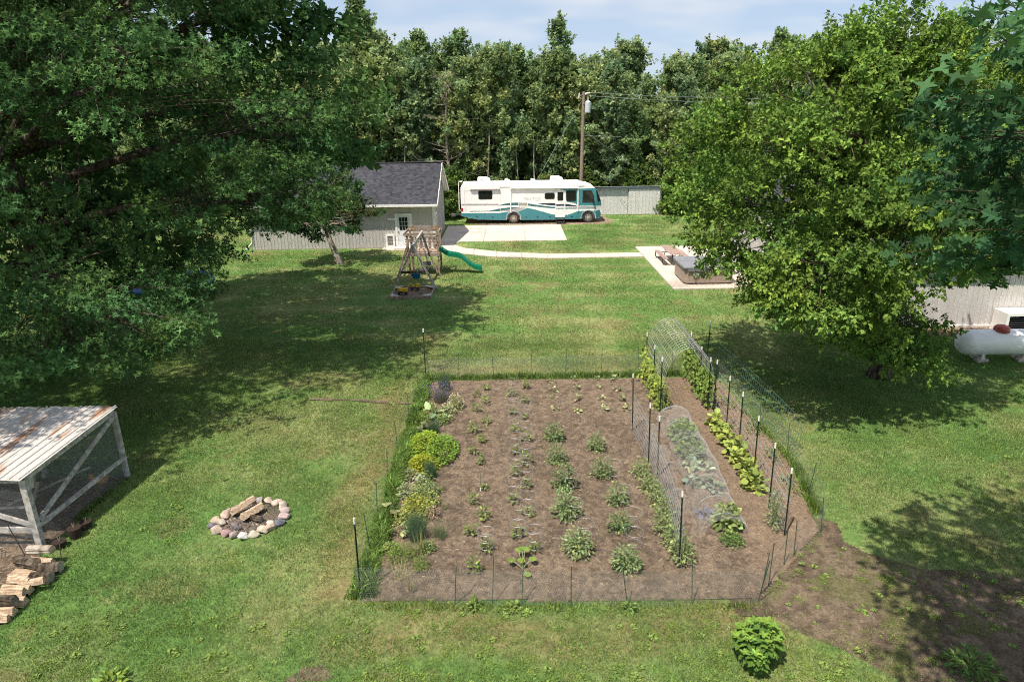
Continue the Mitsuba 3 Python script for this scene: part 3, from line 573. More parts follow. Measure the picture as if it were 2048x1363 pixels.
# undergrowth in front of the wood
def bushform(h, rad, n, base, size=0.2):
    z = h * rng.random(n) ** 0.8; a = rng.random(n) * 6.283; r = rad * np.sqrt(np.clip(1 - (z / h) ** 2, 0.05, 1)) * rng.uniform(0.4, 1, n)
    lf, _ = foliage(np.c_[r * np.cos(a), r * np.sin(a), z], (0, 0, h * 0.3), 0.5, 0.8, 9, 7, size, base, 'plain', 0.3, 0.1, width=1.5)
    return dict(crown=ply_of(lf, 'far_leaf'))
for k, (h, r, n, b) in enumerate([(2.6, 1.5, 60, (0.13, 0.20, 0.06)), (1.7, 1.3, 40, (0.20, 0.22, 0.09)), (3.8, 1.7, 90, (0.12, 0.20, 0.055)), (3.0, 1.8, 90, (0.15, 0.25, 0.06))]): group(f'shrub_kind_{k}', **bushform(h, r, n, b))
def shrub(x, y, k, s, lab, grp): inst(thing('wild_shrub', lab, 'shrub', grp), f'shrub_kind_{k}', x, y, 0, rng.random() * 360, s)
for x in np.arange(-46, 52, 2.6):
    if -4 < x < 13: continue
    w = ('wild leafy shrub at the foot of the wood beyond the garage and oak', 'shrubs beyond the oak') if x < -5 else ('wild leafy shrub at the foot of the wood behind the pear tree', 'shrubs behind the pear tree')
    shrub(x + rng.normal(0, 0.5), 61.5 + rng.normal(0, 0.6), int(rng.choice([0, 2, 3])), rng.uniform(0.8, 1.25), *w)
for x in np.arange(-3.5, 5.5, 1.7): shrub(x + rng.normal(0, 0.3), 61.0 + rng.normal(0, 0.4), int(rng.choice([1, 1, 0])), rng.uniform(0.85, 1.3), 'pale yellowish wild shrub showing just above the motorhome roof', 'shrubs behind the motorhome')
for x in np.arange(6.5, 13.5, 1.7): shrub(x + rng.normal(0, 0.3), 64.3 + rng.normal(0, 0.3), int(rng.choice([0, 2])), rng.uniform(0.9, 1.2), 'dark leafy shrub close behind the metal shed roof', 'shrubs behind the shed')
for x, y, k, s in ((-5.9, 58.2, 2, 1.0), (-6.9, 59.5, 3, 1.25), (-4.9, 60.2, 2, 1.05)): shrub(x, y, k, s, 'bright leafy shrub between the garage gable and the motorhome', 'shrubs beside the garage gable')
for x, y, k, s in ((14.6, 60.0, 3, 1.2), (16.4, 58.6, 3, 1.45), (18.6, 57.5, 3, 1.6)): shrub(x, y, k, s, 'big bright green shrub beside the open end of the metal shed', 'shrubs beside the shed')
dt = thing('dead_tree', 'bare grey dead tree standing in front of the poplars beside the garage roof', 'tree')
tb = MB(); zt = np.linspace(0, 12.2, 12); tk = np.c_[-5.4 + 0.1 * np.sin(zt * 0.7), 62.2 + 0 * zt, zt]
add(dt, 'trunk', tube(tk, np.linspace(0.17, 0.03, 12), 7), 'grey_bark', smooth=True)
for k in range(64):
    z = rng.uniform(2.5, 11.8); a = rng.random() * 6.283; L = (12.8 - z) * 0.26 + 0.5; b = np.array([-5.4 + 0.1 * math.sin(z * 0.7), 62.2, z])
    e = b + np.array([math.cos(a) * L, math.sin(a) * L, L * rng.uniform(0.05, 0.6)]); pth = bez(b, (b + e) / 2 + np.array([0, 0, -0.15]), e, 5); tb.tube(pth, np.linspace(0.035, 0.01, 5), 4, cap=False)
    for q in pth[2:]: tb.tube(np.array([q, q + rng.normal(0, 0.3, 3) + np.array([math.cos(a), math.sin(a), 0.1]) * 0.35]), [0.012, 0.006], 3, cap=False)
add(dt, 'bare_branches', tb, 'grey_bark')
for x, y, h in ((-1.9, 62.8, 7.5), (0.6, 63.0, 5.8), (2.3, 62.6, 6.2), (-9.2, 62.5, 6.5)):
    k = thing('bare_trunk', 'thin pale bare trunk standing at the front of the wood', 'tree trunk', 'bare trunks at the wood edge'); zt = np.linspace(0, h, 7)
    add(k, None, tube(np.c_[x + 0.15 * np.sin(zt * 0.5 + x), y + 0 * zt, zt], np.linspace(0.09, 0.04, 7), 6), 'grey_bark', smooth=True)
# ------------------------------------------------------------------ buildings
WALL, WHITE, TRIM = (0.46, 0.445, 0.43), (0.78, 0.77, 0.75), (0.72, 0.72, 0.72)
def siding(key, x0, x1, y, z0, z1, w, col, bsdf='paint', axis=0, part='siding_panel', top=None, out=-1, base=None):
    """Vertical ribbed metal panels side by side along x (axis 0) or y (axis 1), each a part."""
    n = max(1, round((x1 - x0) / w)); w = (x1 - x0) / n
    for i in range(n):
        a, b = x0 + i * w, x0 + (i + 1) * w; m = MB(); zz = z1 if top is None else top((a + b) / 2)
        c = np.asarray(col) * rng.uniform(0.95, 1.05)
        def sp(u0, u1, d, zlo, zhi, cc):
            lo, hi = sorted((y, y + out * d))
            m.span((u0, lo, zlo), (u1, hi, zhi), cc) if axis == 0 else m.span((lo, u0, zlo), (hi, u1, zhi), cc)
        sp(a + 0.002, b - 0.002, 0.02, z0, zz, c)
        sp(a + 0.01, a + 0.045, 0.045, z0 + 0.02, zz - 0.02, c)
        sp(a + w * 0.5 - 0.012, a + w * 0.5 + 0.012, 0.028, z0 + 0.02, zz - 0.02, c)
        add(key, part, m, bsdf)
def gable_roof(key, x0, x1, y0, y1, ze, zr, thick=0.10, bsdf='shingles'):
    ym = (y0 + y1) / 2
    for ya in (y0, y1):
        v = np.array([[x0, ya, ze], [x1, ya, ze], [x1, ym, zr], [x0, ym, zr]]); v = np.vstack([v, v - [0, 0, thick]])
        f = np.array([[0, 1, 2], [0, 2, 3], [4, 6, 5], [4, 7, 6], [0, 4, 5], [0, 5, 1], [1, 5, 6], [1, 6, 2], [2, 6, 7], [2, 7, 3], [3, 7, 4], [3, 4, 0]])
        add(key, 'roof', (v, f), bsdf)
    add(key, 'ridge_cap', MB().bar((x0, ym, zr + 0.012), (x1, ym, zr + 0.012), 0.28, 0.03, (0.05, 0.047, 0.06)), 'matte')
gar = thing('garage', 'grey ribbed metal garage with dark shingle roof and white door behind the wooden playset', 'garage')
add(gar, 'core', MB().span((-17.38, 45.85, 0), (-5.16, 53.6, 2.95), (0.3, 0.29, 0.28)), 'matte')
siding(gar, -17.38, -7.72, 45.85, 0.06, 2.93, 0.23, WALL); siding(gar, -6.6, -5.14, 45.85, 0.06, 2.93, 0.23, WALL); siding(gar, -7.72, -6.6, 45.85, 2.36, 2.93, 0.23, WALL)
siding(gar, 45.8, 53.62, -5.16, 0.06, 0, 0.23, WALL, axis=1, out=1, top=lambda y: 2.95 + (2.35 / 4.4) * (3.9 - abs(y - 49.72)) * 0.98)
tri = plate([(45.75, 2.9), (53.7, 2.9), (49.72, 5.05)], 0, 0.1); add(gar, 'gable', (np.c_[tri[0][:, 1] - 5.27, tri[0][:, 0], tri[0][:, 2]], tri[1]), 'paint', color=WALL)
gable_roof(gar, -17.85, -4.78, 45.28, 54.16, 2.98, 5.32)
add(gar, 'gutter', MB().span((-17.85, 45.14, 2.83), (-4.78, 45.26, 2.97), WHITE), 'paint')
add(gar, 'soffit', MB().span((-17.8, 45.27, 2.84), (-4.84, 45.82, 2.87), TRIM), 'paint')
for ya in (45.2, 54.2): add(gar, 'rake_board', MB().bar((-4.765, ya, 2.86), (-4.765, 49.72, 5.22), 0.03, 0.2, WHITE), 'paint')
for ya, yb in ((45.25, 49.72), (54.15, 49.72)): add(gar, 'gable_soffit', MB().bar((-4.97, ya, 2.84), (-4.97, yb, 5.18), 0.36, 0.02, TRIM), 'paint')
for xx in (-17.4, -5.12): add(gar, 'corner_trim', MB().span((xx - 0.07, 45.76, 0.03), (xx + 0.07, 45.86, 2.92), TRIM), 'paint')
add(gar, 'base_trim', MB().span((-17.38, 45.79, 0.0), (-5.14, 45.86, 0.06), (0.30, 0.27, 0.25)), 'matte')
def pane_door(key, x0, x1, y, z0, z1, cols=3, rows=3):
    d = add(key, 'door', MB().span((x0, y - 0.06, z0), (x1, y, z1), (0.62, 0.66, 0.70)), 'paint')
    fr = MB()
    for a, b in (((x0 - 0.13, z0), (x0, z1 + 0.12)), ((x1, z0), (x1 + 0.13, z1 + 0.12)), ((x0, z1), (x1, z1 + 0.12))): fr.span((a[0], y - 0.09, a[1]), (b[0], y, b[1]), WHITE)
    add(d, 'door_frame', fr, 'paint')
    gx0, gx1, gz0, gz1 = x0 + 0.14, x1 - 0.14, z0 + (z1 - z0) * 0.52, z1 - 0.12; w, h = (gx1 - gx0) / cols, (gz1 - gz0) / rows
    for i in range(cols):
        for j in range(rows): add(d, 'pane', MB().span((gx0 + i * w + 0.015, y - 0.072, gz0 + j * h + 0.015), (gx0 + (i + 1) * w - 0.015, y - 0.055, gz0 + (j + 1) * h - 0.015)), 'window_glass')
    add(d, 'lower_panel', MB().span((x0 + 0.12, y - 0.07, z0 + 0.15), (x1 - 0.12, y - 0.058, z0 + 0.85), (0.64, 0.68, 0.72)), 'paint')
    add(d, 'handle', MB().box((x0 + 0.07, y - 0.09, z0 + 0.98), (0.05, 0.06, 0.12), (0.25, 0.25, 0.25)), 'zinc')
pane_door(gar, -7.58, -6.72, 45.82, 0.12, 2.2)
add(gar, 'door_step', MB().span((-7.8, 45.0, 0.046), (-6.5, 45.79, 0.12), (0.5, 0.45, 0.4)), 'matte')
def window(key, x0, x1, y, z0, z1, out=-1, axis=0, mull=1):
    def sp(m, u0, u1, d0, d1, a, b, c):
        lo, hi = sorted((y + out * d0, y + out * d1))
        return m.span((u0, lo, a), (u1, hi, b), c) if axis == 0 else m.span((lo, u0, a), (hi, u1, b), c)
    m = MB(); t = 0.1
    for u0, u1, a, b in ((x0, x0 + t, z0, z1), (x1 - t, x1, z0, z1), (x0 + t, x1 - t, z0, z0 + t), (x0 + t, x1 - t, z1 - t, z1)): sp(m, u0, u1, 0, 0.085, a, b, WHITE)
    if mull: sp(m, (x0 + x1) / 2 - 0.03, (x0 + x1) / 2 + 0.03, 0, 0.075, z0 + t, z1 - t, WHITE)
    w = add(key, 'window', m, 'paint'); add(w, 'pane', sp(MB(), x0 + t, x1 - t, 0.03, 0.05, z0 + t, z1 - t, (0, 0, 0)), 'window_glass')
window(gar, -13.7, -12.62, 45.85, 1.1, 1.82)
window(gar, 46.5, 47.5, -5.16, 0.9, 2.2, out=1, axis=1)
m = MB()
for a, b, c, d in ((-8.4, -8.29, 0.06, 0.94), (-7.92, -7.81, 0.06, 0.94), (-8.29, -7.92, 0.06, 0.18), (-8.29, -7.92, 0.83, 0.94)): m.span((a, 45.72, c), (b, 45.82, d), WHITE)
vf = add(gar, 'vent_frame', m, 'paint')
for k in range(6): add(vf, 'louvre', MB().bar((-8.29, 45.78, 0.24 + 0.1 * k), (-7.92, 45.78, 0.24 + 0.1 * k), 0.07, 0.02, (0.42, 0.41, 0.40)), 'paint')
lm = MB().span((-8.16, 45.74, 1.97), (-7.7, 45.8, 2.02), WHITE); add(gar, 'lamp_bar', lm, 'paint')
for k in range(4):
    s = trimesh.creation.icosphere(1, 0.055); add(gar, 'lamp_head', (s.vertices + [-8.12 + 0.13 * k, 45.66, 1.96], s.faces), 'paint', color=WHITE, smooth=True)
add(gar, 'downspout', MB().tube([(-17.5, 45.6, 2.85), (-17.42, 45.7, 2.5), (-17.42, 45.72, 0.5), (-17.8, 45.5, 0.08)], 0.05, 6, WHITE), 'paint')
def conc(key, x0, x1): pass

shed = thing('metal_shed', 'low pale grey metal shed with a sliding door behind the motorhome', 'shed')
add(shed, 'core', MB().span((5.6, 59.4, 0), (12.95, 62.4, 1.9), (0.4, 0.4, 0.4)), 'matte')
SH = (0.60, 0.60, 0.58)
siding(shed, 5.6, 10.1, 59.38, 0.03, 2.32, 0.3, SH, part='wall_panel'); siding(shed, 12.86, 12.98, 59.38, 0.03, 2.32, 0.12, SH, part='wall_panel')
sd = add(shed, 'sliding_door', MB().span((10.14, 59.2, 0.04), (12.84, 59.27, 2.2), SH), 'paint')
for k in range(9): add(sd, 'door_panel', MB().span((10.15 + k * 0.298, 59.17, 0.06), (10.15 + k * 0.298 + 0.28, 59.2, 2.18), np.asarray(SH) * rng.uniform(0.95, 1.05)).span((10.15 + k * 0.298, 59.155, 0.08), (10.18 + k * 0.298, 59.17, 2.16), SH), 'paint')
add(shed, 'door_track', MB().span((7.2, 59.12, 2.22), (12.9, 59.3, 2.34), (0.30, 0.36, 0.45)), 'paint')
add(shed, 'brace_cable', MB().tube([(9.0, 59.14, 2.1), (10.1, 59.14, 0.7)], 0.012, 4, (0.2, 0.2, 0.2)), 'matte')
v = np.array([[5.4, 59.0, 2.42], [13.15, 59.0, 2.42], [13.15, 62.7, 2.66], [5.4, 62.7, 2.66]]); 
for k in range(10):
    a, b = 5.4 + k * 0.775, 5.4 + (k + 1) * 0.775 - 0.01
    rp = MB().bar(((a + b) / 2, 59.0, 2.42), ((a + b) / 2, 62.7, 1.98), b - a, 0.03, (0.45, 0.46, 0.47))
    for q in (0.1, 0.36, 0.62): rp.bar((a + q, 59.0, 2.445), (a + q, 62.7, 2.005), 0.05, 0.03, (0.47, 0.48, 0.49))
    add(shed, 'roof_sheet', rp, 'zinc')

hs = thing('house', 'grey ribbed house wall with dark shingle roof behind the pear tree and propane tank', 'house')
add(hs, 'core', MB().span((12.7, 27.05, 0), (27, 39, 2.75), (0.3, 0.29, 0.28)), 'matte')
HW = (0.52, 0.50, 0.485)
siding(hs, 12.7, 27, 27.05, 0.1, 2.72, 0.23, HW); siding(hs, 27.0, 39, 12.7, 0.1, 2.72, 0.3, HW, axis=1, out=-1, top=lambda y: 2.75 + 0.45 * (5.9 - abs(y - 33)) * 0.97)
add(hs, 'sill_trim', MB().span((12.7, 26.96, 0.0), (27, 27.06, 0.1), (0.62, 0.60, 0.57)), 'paint')
gable_roof(hs, 12.3, 27.4, 26.76, 39.24, 2.8, 5.65)
add(hs, 'gutter', MB().span((12.3, 26.64, 2.66), (27.4, 26.75, 2.79), WHITE), 'paint')
wv = thing('louvred_box', 'white framed box with dark louvres against the grey house wall behind the tank', 'vent box')
m = MB()
for a, b, c, d in ((19.9, 20.02, 0, 0.82), (21.4, 21.52, 0, 0.82), (20.02, 21.4, 0.7, 0.82)): m.span((a, 26.15, c), (b, 26.95, d), WHITE)
add(wv, 'frame', m, 'paint'); add(wv, 'back', MB().span((20.02, 26.5, 0.0), (21.4, 26.9, 0.7), (0.02, 0.02, 0.022)), 'matte')
for k in range(8): add(wv, 'louvre', MB().bar((20.02, 26.3, 0.06 + 0.08 * k), (21.4, 26.3, 0.06 + 0.08 * k), 0.09, 0.02, (0.06, 0.06, 0.065)), 'paint')
cb = thing('curved_edging', 'grey curved landscape edging between the mulch strip and the white louvred box', 'edging')
add(cb, None, MB().tube([(19.6, 26.6, 0.06), (20.1, 25.8, 0.06), (20.8, 25.3, 0.06), (21.8, 25.1, 0.06)], 0.06, 6, (0.35, 0.35, 0.35)), 'matte')

# propane tank: a long cylinder with domed ends
tk = thing('propane_tank', 'long white propane tank with a red dome lying on concrete blocks by the house', 'propane tank')
xs = np.r_[np.linspace(0, 0.42, 9)]; pr = [(0.02 if i == 0 else math.sin(math.acos(max(0, 1 - x / 0.42))) * 0.46, 16.0 + x) for i, x in enumerate(xs)]
pr += [(0.46, 19.0), *[(0.46 * math.cos(a), 19.0 + 0.42 * math.sin(a)) for a in np.linspace(0.2, 1.52, 7)]]
pts = np.array([(x, 23.15, 0.70) for _, x in pr]); tv, tf = tube(pts, [r for r, _ in pr], 28)
add(tk, 'vessel', (tv, tf), 'paint', color=(0.80, 0.80, 0.79), smooth=True)
for xx in (16.9, 18.4): add(tk, 'foot', MB().span((xx - 0.06, 22.9, 0.12), (xx + 0.06, 23.4, 0.35), (0.6, 0.58, 0.55)), 'paint')
dv = tube([(17.48, 23.1, 1.12), (17.48, 23.1, 1.26), (17.48, 23.1, 1.33), (17.48, 23.1, 1.36)], [0.26, 0.25, 0.18, 0.04], 20); add(tk, 'dome', dv, 'paint', color=(0.36, 0.055, 0.045), smooth=True)
for k, x in enumerate((16.9, 18.4)):
    b = thing('concrete_block', ['grey concrete block under the shaded end of the propane tank', 'pale concrete blocks under the sunlit middle of the propane tank'][k], 'concrete block')
    add(b, None, MB().box((x, 22.98, 0.06), (0.42, 0.22, 0.12), (0.42, 0.38, 0.33), 0.1).box((x + 0.1, 23.32, 0.06), (0.42, 0.22, 0.12), (0.5, 0.46, 0.4), -0.1), 'matte')

# ------------------------------------------------------------------ motorhome
rv = thing('motorhome', 'long white and teal motorhome parked on gravel in front of the wood', 'motorhome')
YN, YF = 55.3, 57.75
prof = [(-3.93, 0.92), (-3.94, 2.92), (-3.86, 3.04), (-3.70, 3.10), (5.6, 3.10), (6.2, 3.02), (6.66, 2.86), (6.93, 2.60), (7.33, 1.64), (7.40, 1.08), (7.28, 0.34), (5.85, 0.34), (3.65, 0.30), (-0.45, 0.30), (-2.75, 0.40), (-3.9, 0.68)]
body = m3.Manifold.extrude(CS(prof), YF - YN).rotate((90, 0, 0)).translate((0, YF, 0))
plan = sg.Polygon([(-4.2, YN), (6.9, YN), (7.45, YN + 0.45), (7.5, YF - 0.45), (6.9, YF), (-4.2, YF)]).buffer(-0.12).buffer(0.12, quad_segs=6)
body = body ^ m3.Manifold.extrude(CS(plan.exterior.coords), 5.0)
for xw in (0.27, 6.3):
    body = body - m3.Manifold.cylinder(0.5, 0.56, 0.56, 36).rotate((90, 0, 0)).translate((xw, YN + 0.42, 0.42))
W = (0.86, 0.855, 0.835); TEAL, DTEAL, NAVY, SILV = (0.055, 0.235, 0.27), (0.05, 0.155, 0.17), (0.035, 0.05, 0.085), (0.38, 0.38, 0.40)
add(rv, 'body', body, 'paint', color=W, smooth=25)
crown_pts = [(YN + 0.02, 3.095), (YN + 0.35, 3.22), (YN + 1.22, 3.28), (YF - 0.35, 3.22), (YF - 0.02, 3.095)]
rf = m3.Manifold.extrude(CS(crown_pts), 9.3).rotate((90, 0, 90)).translate((-3.75, 0, 0)); add(rv, 'roof', rf, 'paint', color=(0.82, 0.82, 0.80), smooth=20)
def decal(part, pts, col, d=0.004, bsdf='paint', label=None): return add(rv, part, plate(pts, YN - d, YN + 0.001), bsdf, color=col, label=label)
def arch(xw, z0=0.3, r=0.63, n=9): return [(xw + r * math.cos(a), 0.42 + r * math.sin(a)) for a in np.linspace(math.pi + 0.19, -0.19, n)]
lower = [(-3.93, 0.9), (-0.85, 0.89), (-0.07, 0.98), (0.62, 0.97), (1.35, 1.25), (1.82, 1.17), (2.7, 0.92), (3.33, 0.73), (3.96, 0.65), (4.59, 0.65), (4.96, 0.76), (5.46, 0.95), (6.9, 0.97), (6.9, 0.345), (5.85, 0.345), (3.65, 0.305), (-0.45, 0.305), (-2.75, 0.405), (-3.88, 0.685)]
decal('lower_band', sg.Polygon(lower).buffer(0).difference(sg.Point(0.27, 0.42).buffer(0.585)).difference(sg.Point(6.3, 0.42).buffer(0.585)), TEAL, label='teal lower body band')
decal('silver_wedge', [(-0.82, 0.99), (0.57, 1.29), (1.33, 1.28), (0.62, 0.985), (-0.07, 1.0)], SILV)
decal('wave_stripe', [(-1.06, 1.47), (-0.43, 1.62), (0.05, 1.68), (0.51, 1.70), (1.2, 1.65), (2.07, 1.5), (3.01, 1.36), (4.58, 1.23), (6.9, 1.21), (6.9, 1.11), (4.58, 1.13), (3.01, 1.22), (2.07, 1.34), (1.19, 1.46), (0.19, 1.48)], DTEAL)
decal('navy_stripe', [(2.13, 1.56), (2.7, 1.62), (3.32, 1.62), (4.58, 1.52), (5.46, 1.36), (6.9, 1.30), (6.9, 1.26), (5.46, 1.29), (4.27, 1.34), (3.01, 1.46)], NAVY, 0.006)
decal('low_wave', [(-3.27, 1.06), (-1.7, 1.07), (-0.82, 1.24), (0.06, 1.33), (0.82, 1.31), (0.19, 1.2), (-0.82, 1.02), (-3.27, 1.0)], DTEAL)
decal('rear_stripe', [(-3.9, 1.65), (-0.83, 1.61), (-1.06, 1.48), (-3.9, 1.51)], (0.36, 0.35, 0.36))
cabc = (body.translate((0, 0, 0)) ^ m3.Manifold.cube((4.0, 3.2, 1.5)).translate((5.47, YN - 0.3, 1.36)))
cabc = m3.Manifold.extrude(CS([(5.46, 1.40), (6.9, 1.34), (7.6, 1.32), (7.6, 1.9), (7.05, 2.74), (5.46, 2.72)]), 3.4).rotate((90, 0, 0)).translate((0, YF + 0.4, 0)) ^ body.scale((1.0012, 1, 1)).translate((-0.004, -0.006, 0))
add(rv, 'cab_shell', cabc, 'paint', color=TEAL, smooth=25, label='teal cab shell')
nose = m3.Manifold.cube((1.2, 3.4, 0.62)).translate((6.901, YN - 0.4, 0.35)) ^ body.scale((1.0012, 1, 1)).translate((-0.004, -0.005, 0))
add(rv, 'nose', nose, 'paint', color=TEAL, smooth=25)
decal('side_panel', [(3.88, 2.73), (5.455, 2.72), (5.455, 1.40), (5.2, 1.57), (4.51, 1.70), (4.44, 2.56)], TEAL, 0.003)
def rvwin(x0, x1, z0, z1, part='window', r=0.08):
    q = sg.box(x0 + r, z0 + r, x1 - r, z1 - r).buffer(r, quad_segs=3); o = q.buffer(0.045, quad_segs=3)
    w = add(rv, part, plate(o.exterior.coords[:-1], YN - 0.018, YN), 'paint', color=(0.03, 0.03, 0.032)); add(w, 'pane', plate(q.exterior.coords[:-1], YN - 0.024, YN - 0.017), 'window_glass'); return w
rvwin(-2.48, -1.45, 2.02, 2.67); rvwin(2.82, 3.53, 1.97, 2.38); rvwin(4.53, 5.24, 1.77, 2.53)
cw = add(rv, 'cab_window', plate([(5.80, 2.58), (6.5, 2.58), (6.74, 2.1), (6.72, 1.6), (5.80, 1.6)], YN - 0.018, YN), 'paint', color=(0.03, 0.03, 0.032)); add(cw, 'pane', plate([(5.87, 2.52), (6.45, 2.52), (6.66, 2.08), (6.65, 1.67), (5.87, 1.67)], YN - 0.024, YN - 0.017), 'window_glass')
ws = m3.Manifold.extrude(CS([(6.86, 2.56), (7.5, 2.56), (7.7, 1.66), (7.04, 1.66)]), 3.4).rotate((90, 0, 0)).translate((0, YF + 0.4, 0)) ^ body.scale((1.002, 1, 1)).translate((-0.006, -0.012, 0))
add(rv, 'windscreen', ws, 'window_glass', smooth=25)
dr_ = add(rv, 'door', plate([(3.66, 0.53), (4.38, 0.53), (4.38, 2.5), (4.30, 2.58), (3.74, 2.58), (3.66, 2.5)], YN - 0.012, YN), 'paint', color=W)
for a, b, c, d, cc in ((3.69, 4.35, 1.37, 1.52, NAVY), (3.69, 4.35, 1.14, 1.22, DTEAL)): add(dr_, 'door_stripe', plate([(a, c), (b, c), (b, d), (a, d)], YN - 0.016, YN - 0.011), 'paint', color=cc)
q = sg.box(3.86, 1.86, 4.18, 2.4).buffer(0.07, quad_segs=3); add(dr_, 'pane', plate(q.exterior.coords[:-1], YN - 0.022, YN - 0.011), 'window_glass')
dfm = MB()
for a, b, c, d in ((3.62, 3.66, 0.5, 2.62), (4.38, 4.42, 0.5, 2.62), (3.66, 4.38, 2.58, 2.62), (3.66, 4.38, 0.49, 0.53)): dfm.span((a, YN - 0.03, c), (b, YN, d), W)
add(dr_, 'door_frame', dfm, 'paint')
aw = add(rv, 'awning', MB().tube([(0.05, YN - 0.09, 2.82), (5.44, YN - 0.09, 2.80)], 0.085, 10, (0.74, 0.73, 0.71)), 'paint', smooth=True)
add(rv, 'awning_rail', MB().span((-0.8, YN - 0.03, 2.90), (5.9, YN, 2.97), (0.6, 0.6, 0.6)), 'paint')
for x in (0.04, 5.43): add(aw, 'awning_arm', MB().span((x - 0.045, YN - 0.075, 0.92), (x + 0.045, YN - 0.018, 2.76), (0.82, 0.82, 0.80)), 'paint')
add(rv, 'slide_topper', MB().tube([(-3.15, YN - 0.1, 2.78), (-0.8, YN - 0.1, 2.78)], 0.075, 8, (0.42, 0.40, 0.39)), 'paint', smooth=True)
so = MB()
for a, b, c, d in ((-3.64, -3.6, 1.05, 2.9), (-0.82, -0.77, 1.02, 2.9), (-3.6, -0.82, 2.66, 2.7)): so.span((a, YN - 0.02, c), (b, YN, d), (0.66, 0.65, 0.63))
add(rv, 'slide_out_trim', so, 'paint')
vt = MB()
for a, b, c, d in ((0.66, 0.70, 1.37, 1.72), (1.38, 1.42, 1.37, 1.72), (0.7, 1.38, 1.37, 1.41), (0.7, 1.38, 1.68, 1.72)): vt.span((a, YN - 0.02, c), (b, YN, d), W)
ve = add(rv, 'fridge_vent', vt, 'paint')
for k in range(3): add(ve, 'louvre', MB().span((0.7, YN - 0.016, 1.43 + 0.085 * k), (1.38, YN, 1.49 + 0.085 * k), (0.46, 0.44, 0.36)), 'paint')
for x, z in ((-2.67, 0.62), (-1.42, 0.56), (1.28, 0.53), (2.18, 0.53), (3.2, 0.53), (4.95, 0.52)):
    c = trimesh.creation.cylinder(0.055, 0.02, sections=10); c.apply_transform(trimesh.transformations.rotation_matrix(math.pi / 2, (1, 0, 0))); c.apply_translation((x, YN - 0.012, z)); add(rv, 'hatch_lock', c, 'paint', color=(0.02, 0.02, 0.025))
for x in (-2.05, -0.6, 1.55, 2.65): add(rv, 'hatch_seam', MB().span((x - 0.008, YN - 0.006, 0.42), (x + 0.008, YN - 0.0035, 0.86), (0.03, 0.13, 0.15)), 'matte')
for xw, hub in ((0.27, (0.42, 0.35, 0.27)), (6.3, (0.40, 0.38, 0.36))):
    def disc(r, w, y, seg=32):
        c = trimesh.creation.cylinder(r, w, sections=seg); c.apply_transform(trimesh.transformations.rotation_matrix(math.pi / 2, (1, 0, 0))); c.apply_translation((xw, y, 0.425)); return c
    wh = add(rv, 'wheel', disc(0.425, 0.3, YN + 0.17), 'matte', color=(0.045, 0.042, 0.04), smooth=30)
    add(wh, 'rim', disc(0.27, 0.03, YN + 0.015), 'zinc', color=hub, smooth=30); add(wh, 'hub', disc(0.10, 0.06, YN - 0.005), 'zinc', color=(0.62, 0.60, 0.57), smooth=30)
    for k in range(8):
        c = trimesh.creation.cylinder(0.035, 0.02, sections=8); c.apply_transform(trimesh.transformations.rotation_matrix(math.pi / 2, (1, 0, 0))); c.apply_translation((xw + 0.19 * math.cos(k * math.pi / 4), YN - 0.003, 0.425 + 0.19 * math.sin(k * math.pi / 4))); add(wh, 'rim_hole', c, 'matte', color=(0.03, 0.028, 0.025))
    a = np.array(arch(xw, r=0.60, n=17)); add(rv, 'wheel_trim', tube(np.c_[a[:, 0], np.full(len(a), YN - 0.006), a[:, 1]], 0.022, 6), 'paint', color=(0.40, 0.50, 0.52), smooth=True)
def acbox(x0, x1, part='air_conditioner', h=0.36, d=0.9):
    p = sg.Polygon([(x0, 3.25), (x0, 3.25 + h * 0.85), (x0 + 0.1, 3.25 + h), (x1 - 0.35, 3.25 + h), (x1 - 0.05, 3.25 + h * 0.6), (x1, 3.25)])
    m_ = m3.Manifold.extrude(CS(p.exterior.coords), d).rotate((90, 0, 0)).translate((0, 56.55 + d / 2, 0)); return add(rv, part, m_, 'paint', color=(0.80, 0.80, 0.79), smooth=20)
for x0, x1 in ((-2.6, -1.55), (3.3, 4.32)):
    k = acbox(x0, x1); add(k, 'grille', MB().span((x0 + 0.15, 56.08, 3.33), (x0 + 0.55, 56.11, 3.52), (0.55, 0.56, 0.58)), 'paint')
acbox(-0.4, 0.05, 'roof_vent', 0.2, 0.4); acbox(1.7, 2.1, 'roof_vent', 0.2, 0.4)
add(rv, 'tail_light', MB().span((-3.95, YN - 0.02, 1.06), (-3.79, YN + 0.1, 1.33), (0.40, 0.02, 0.03)), 'gloss')
ld = MB()
for yy in (YN + 0.35, YN + 0.75): ld.tube([(-3.8, yy, 3.36), (-4.08, yy, 3.34), (-4.12, yy, 3.2), (-4.12, yy, 1.1), (-3.96, yy, 1.05)], 0.022, 6, WHITE)
for z in (1.3, 1.65, 2.0, 2.4, 2.8): ld.tube([(-4.12, YN + 0.35, z), (-4.12, YN + 0.75, z)], 0.018, 5, WHITE)
add(rv, 'ladder', ld, 'paint')
add(rv, 'tow_hitch', MB().span((-4.7, YN + 1.0, 0.62), (-3.9, YN + 1.12, 0.72), (0.06, 0.06, 0.07)).box((-4.65, YN + 1.05, 0.62), (0.35, 0.3, 0.2), (0.10, 0.11, 0.14)), 'matte')
add(rv, 'mud_flap', MB().span((-3.55, YN + 0.25, 0.1), (-3.45, YN + 0.6, 0.66), (0.05, 0.035, 0.03)), 'matte')
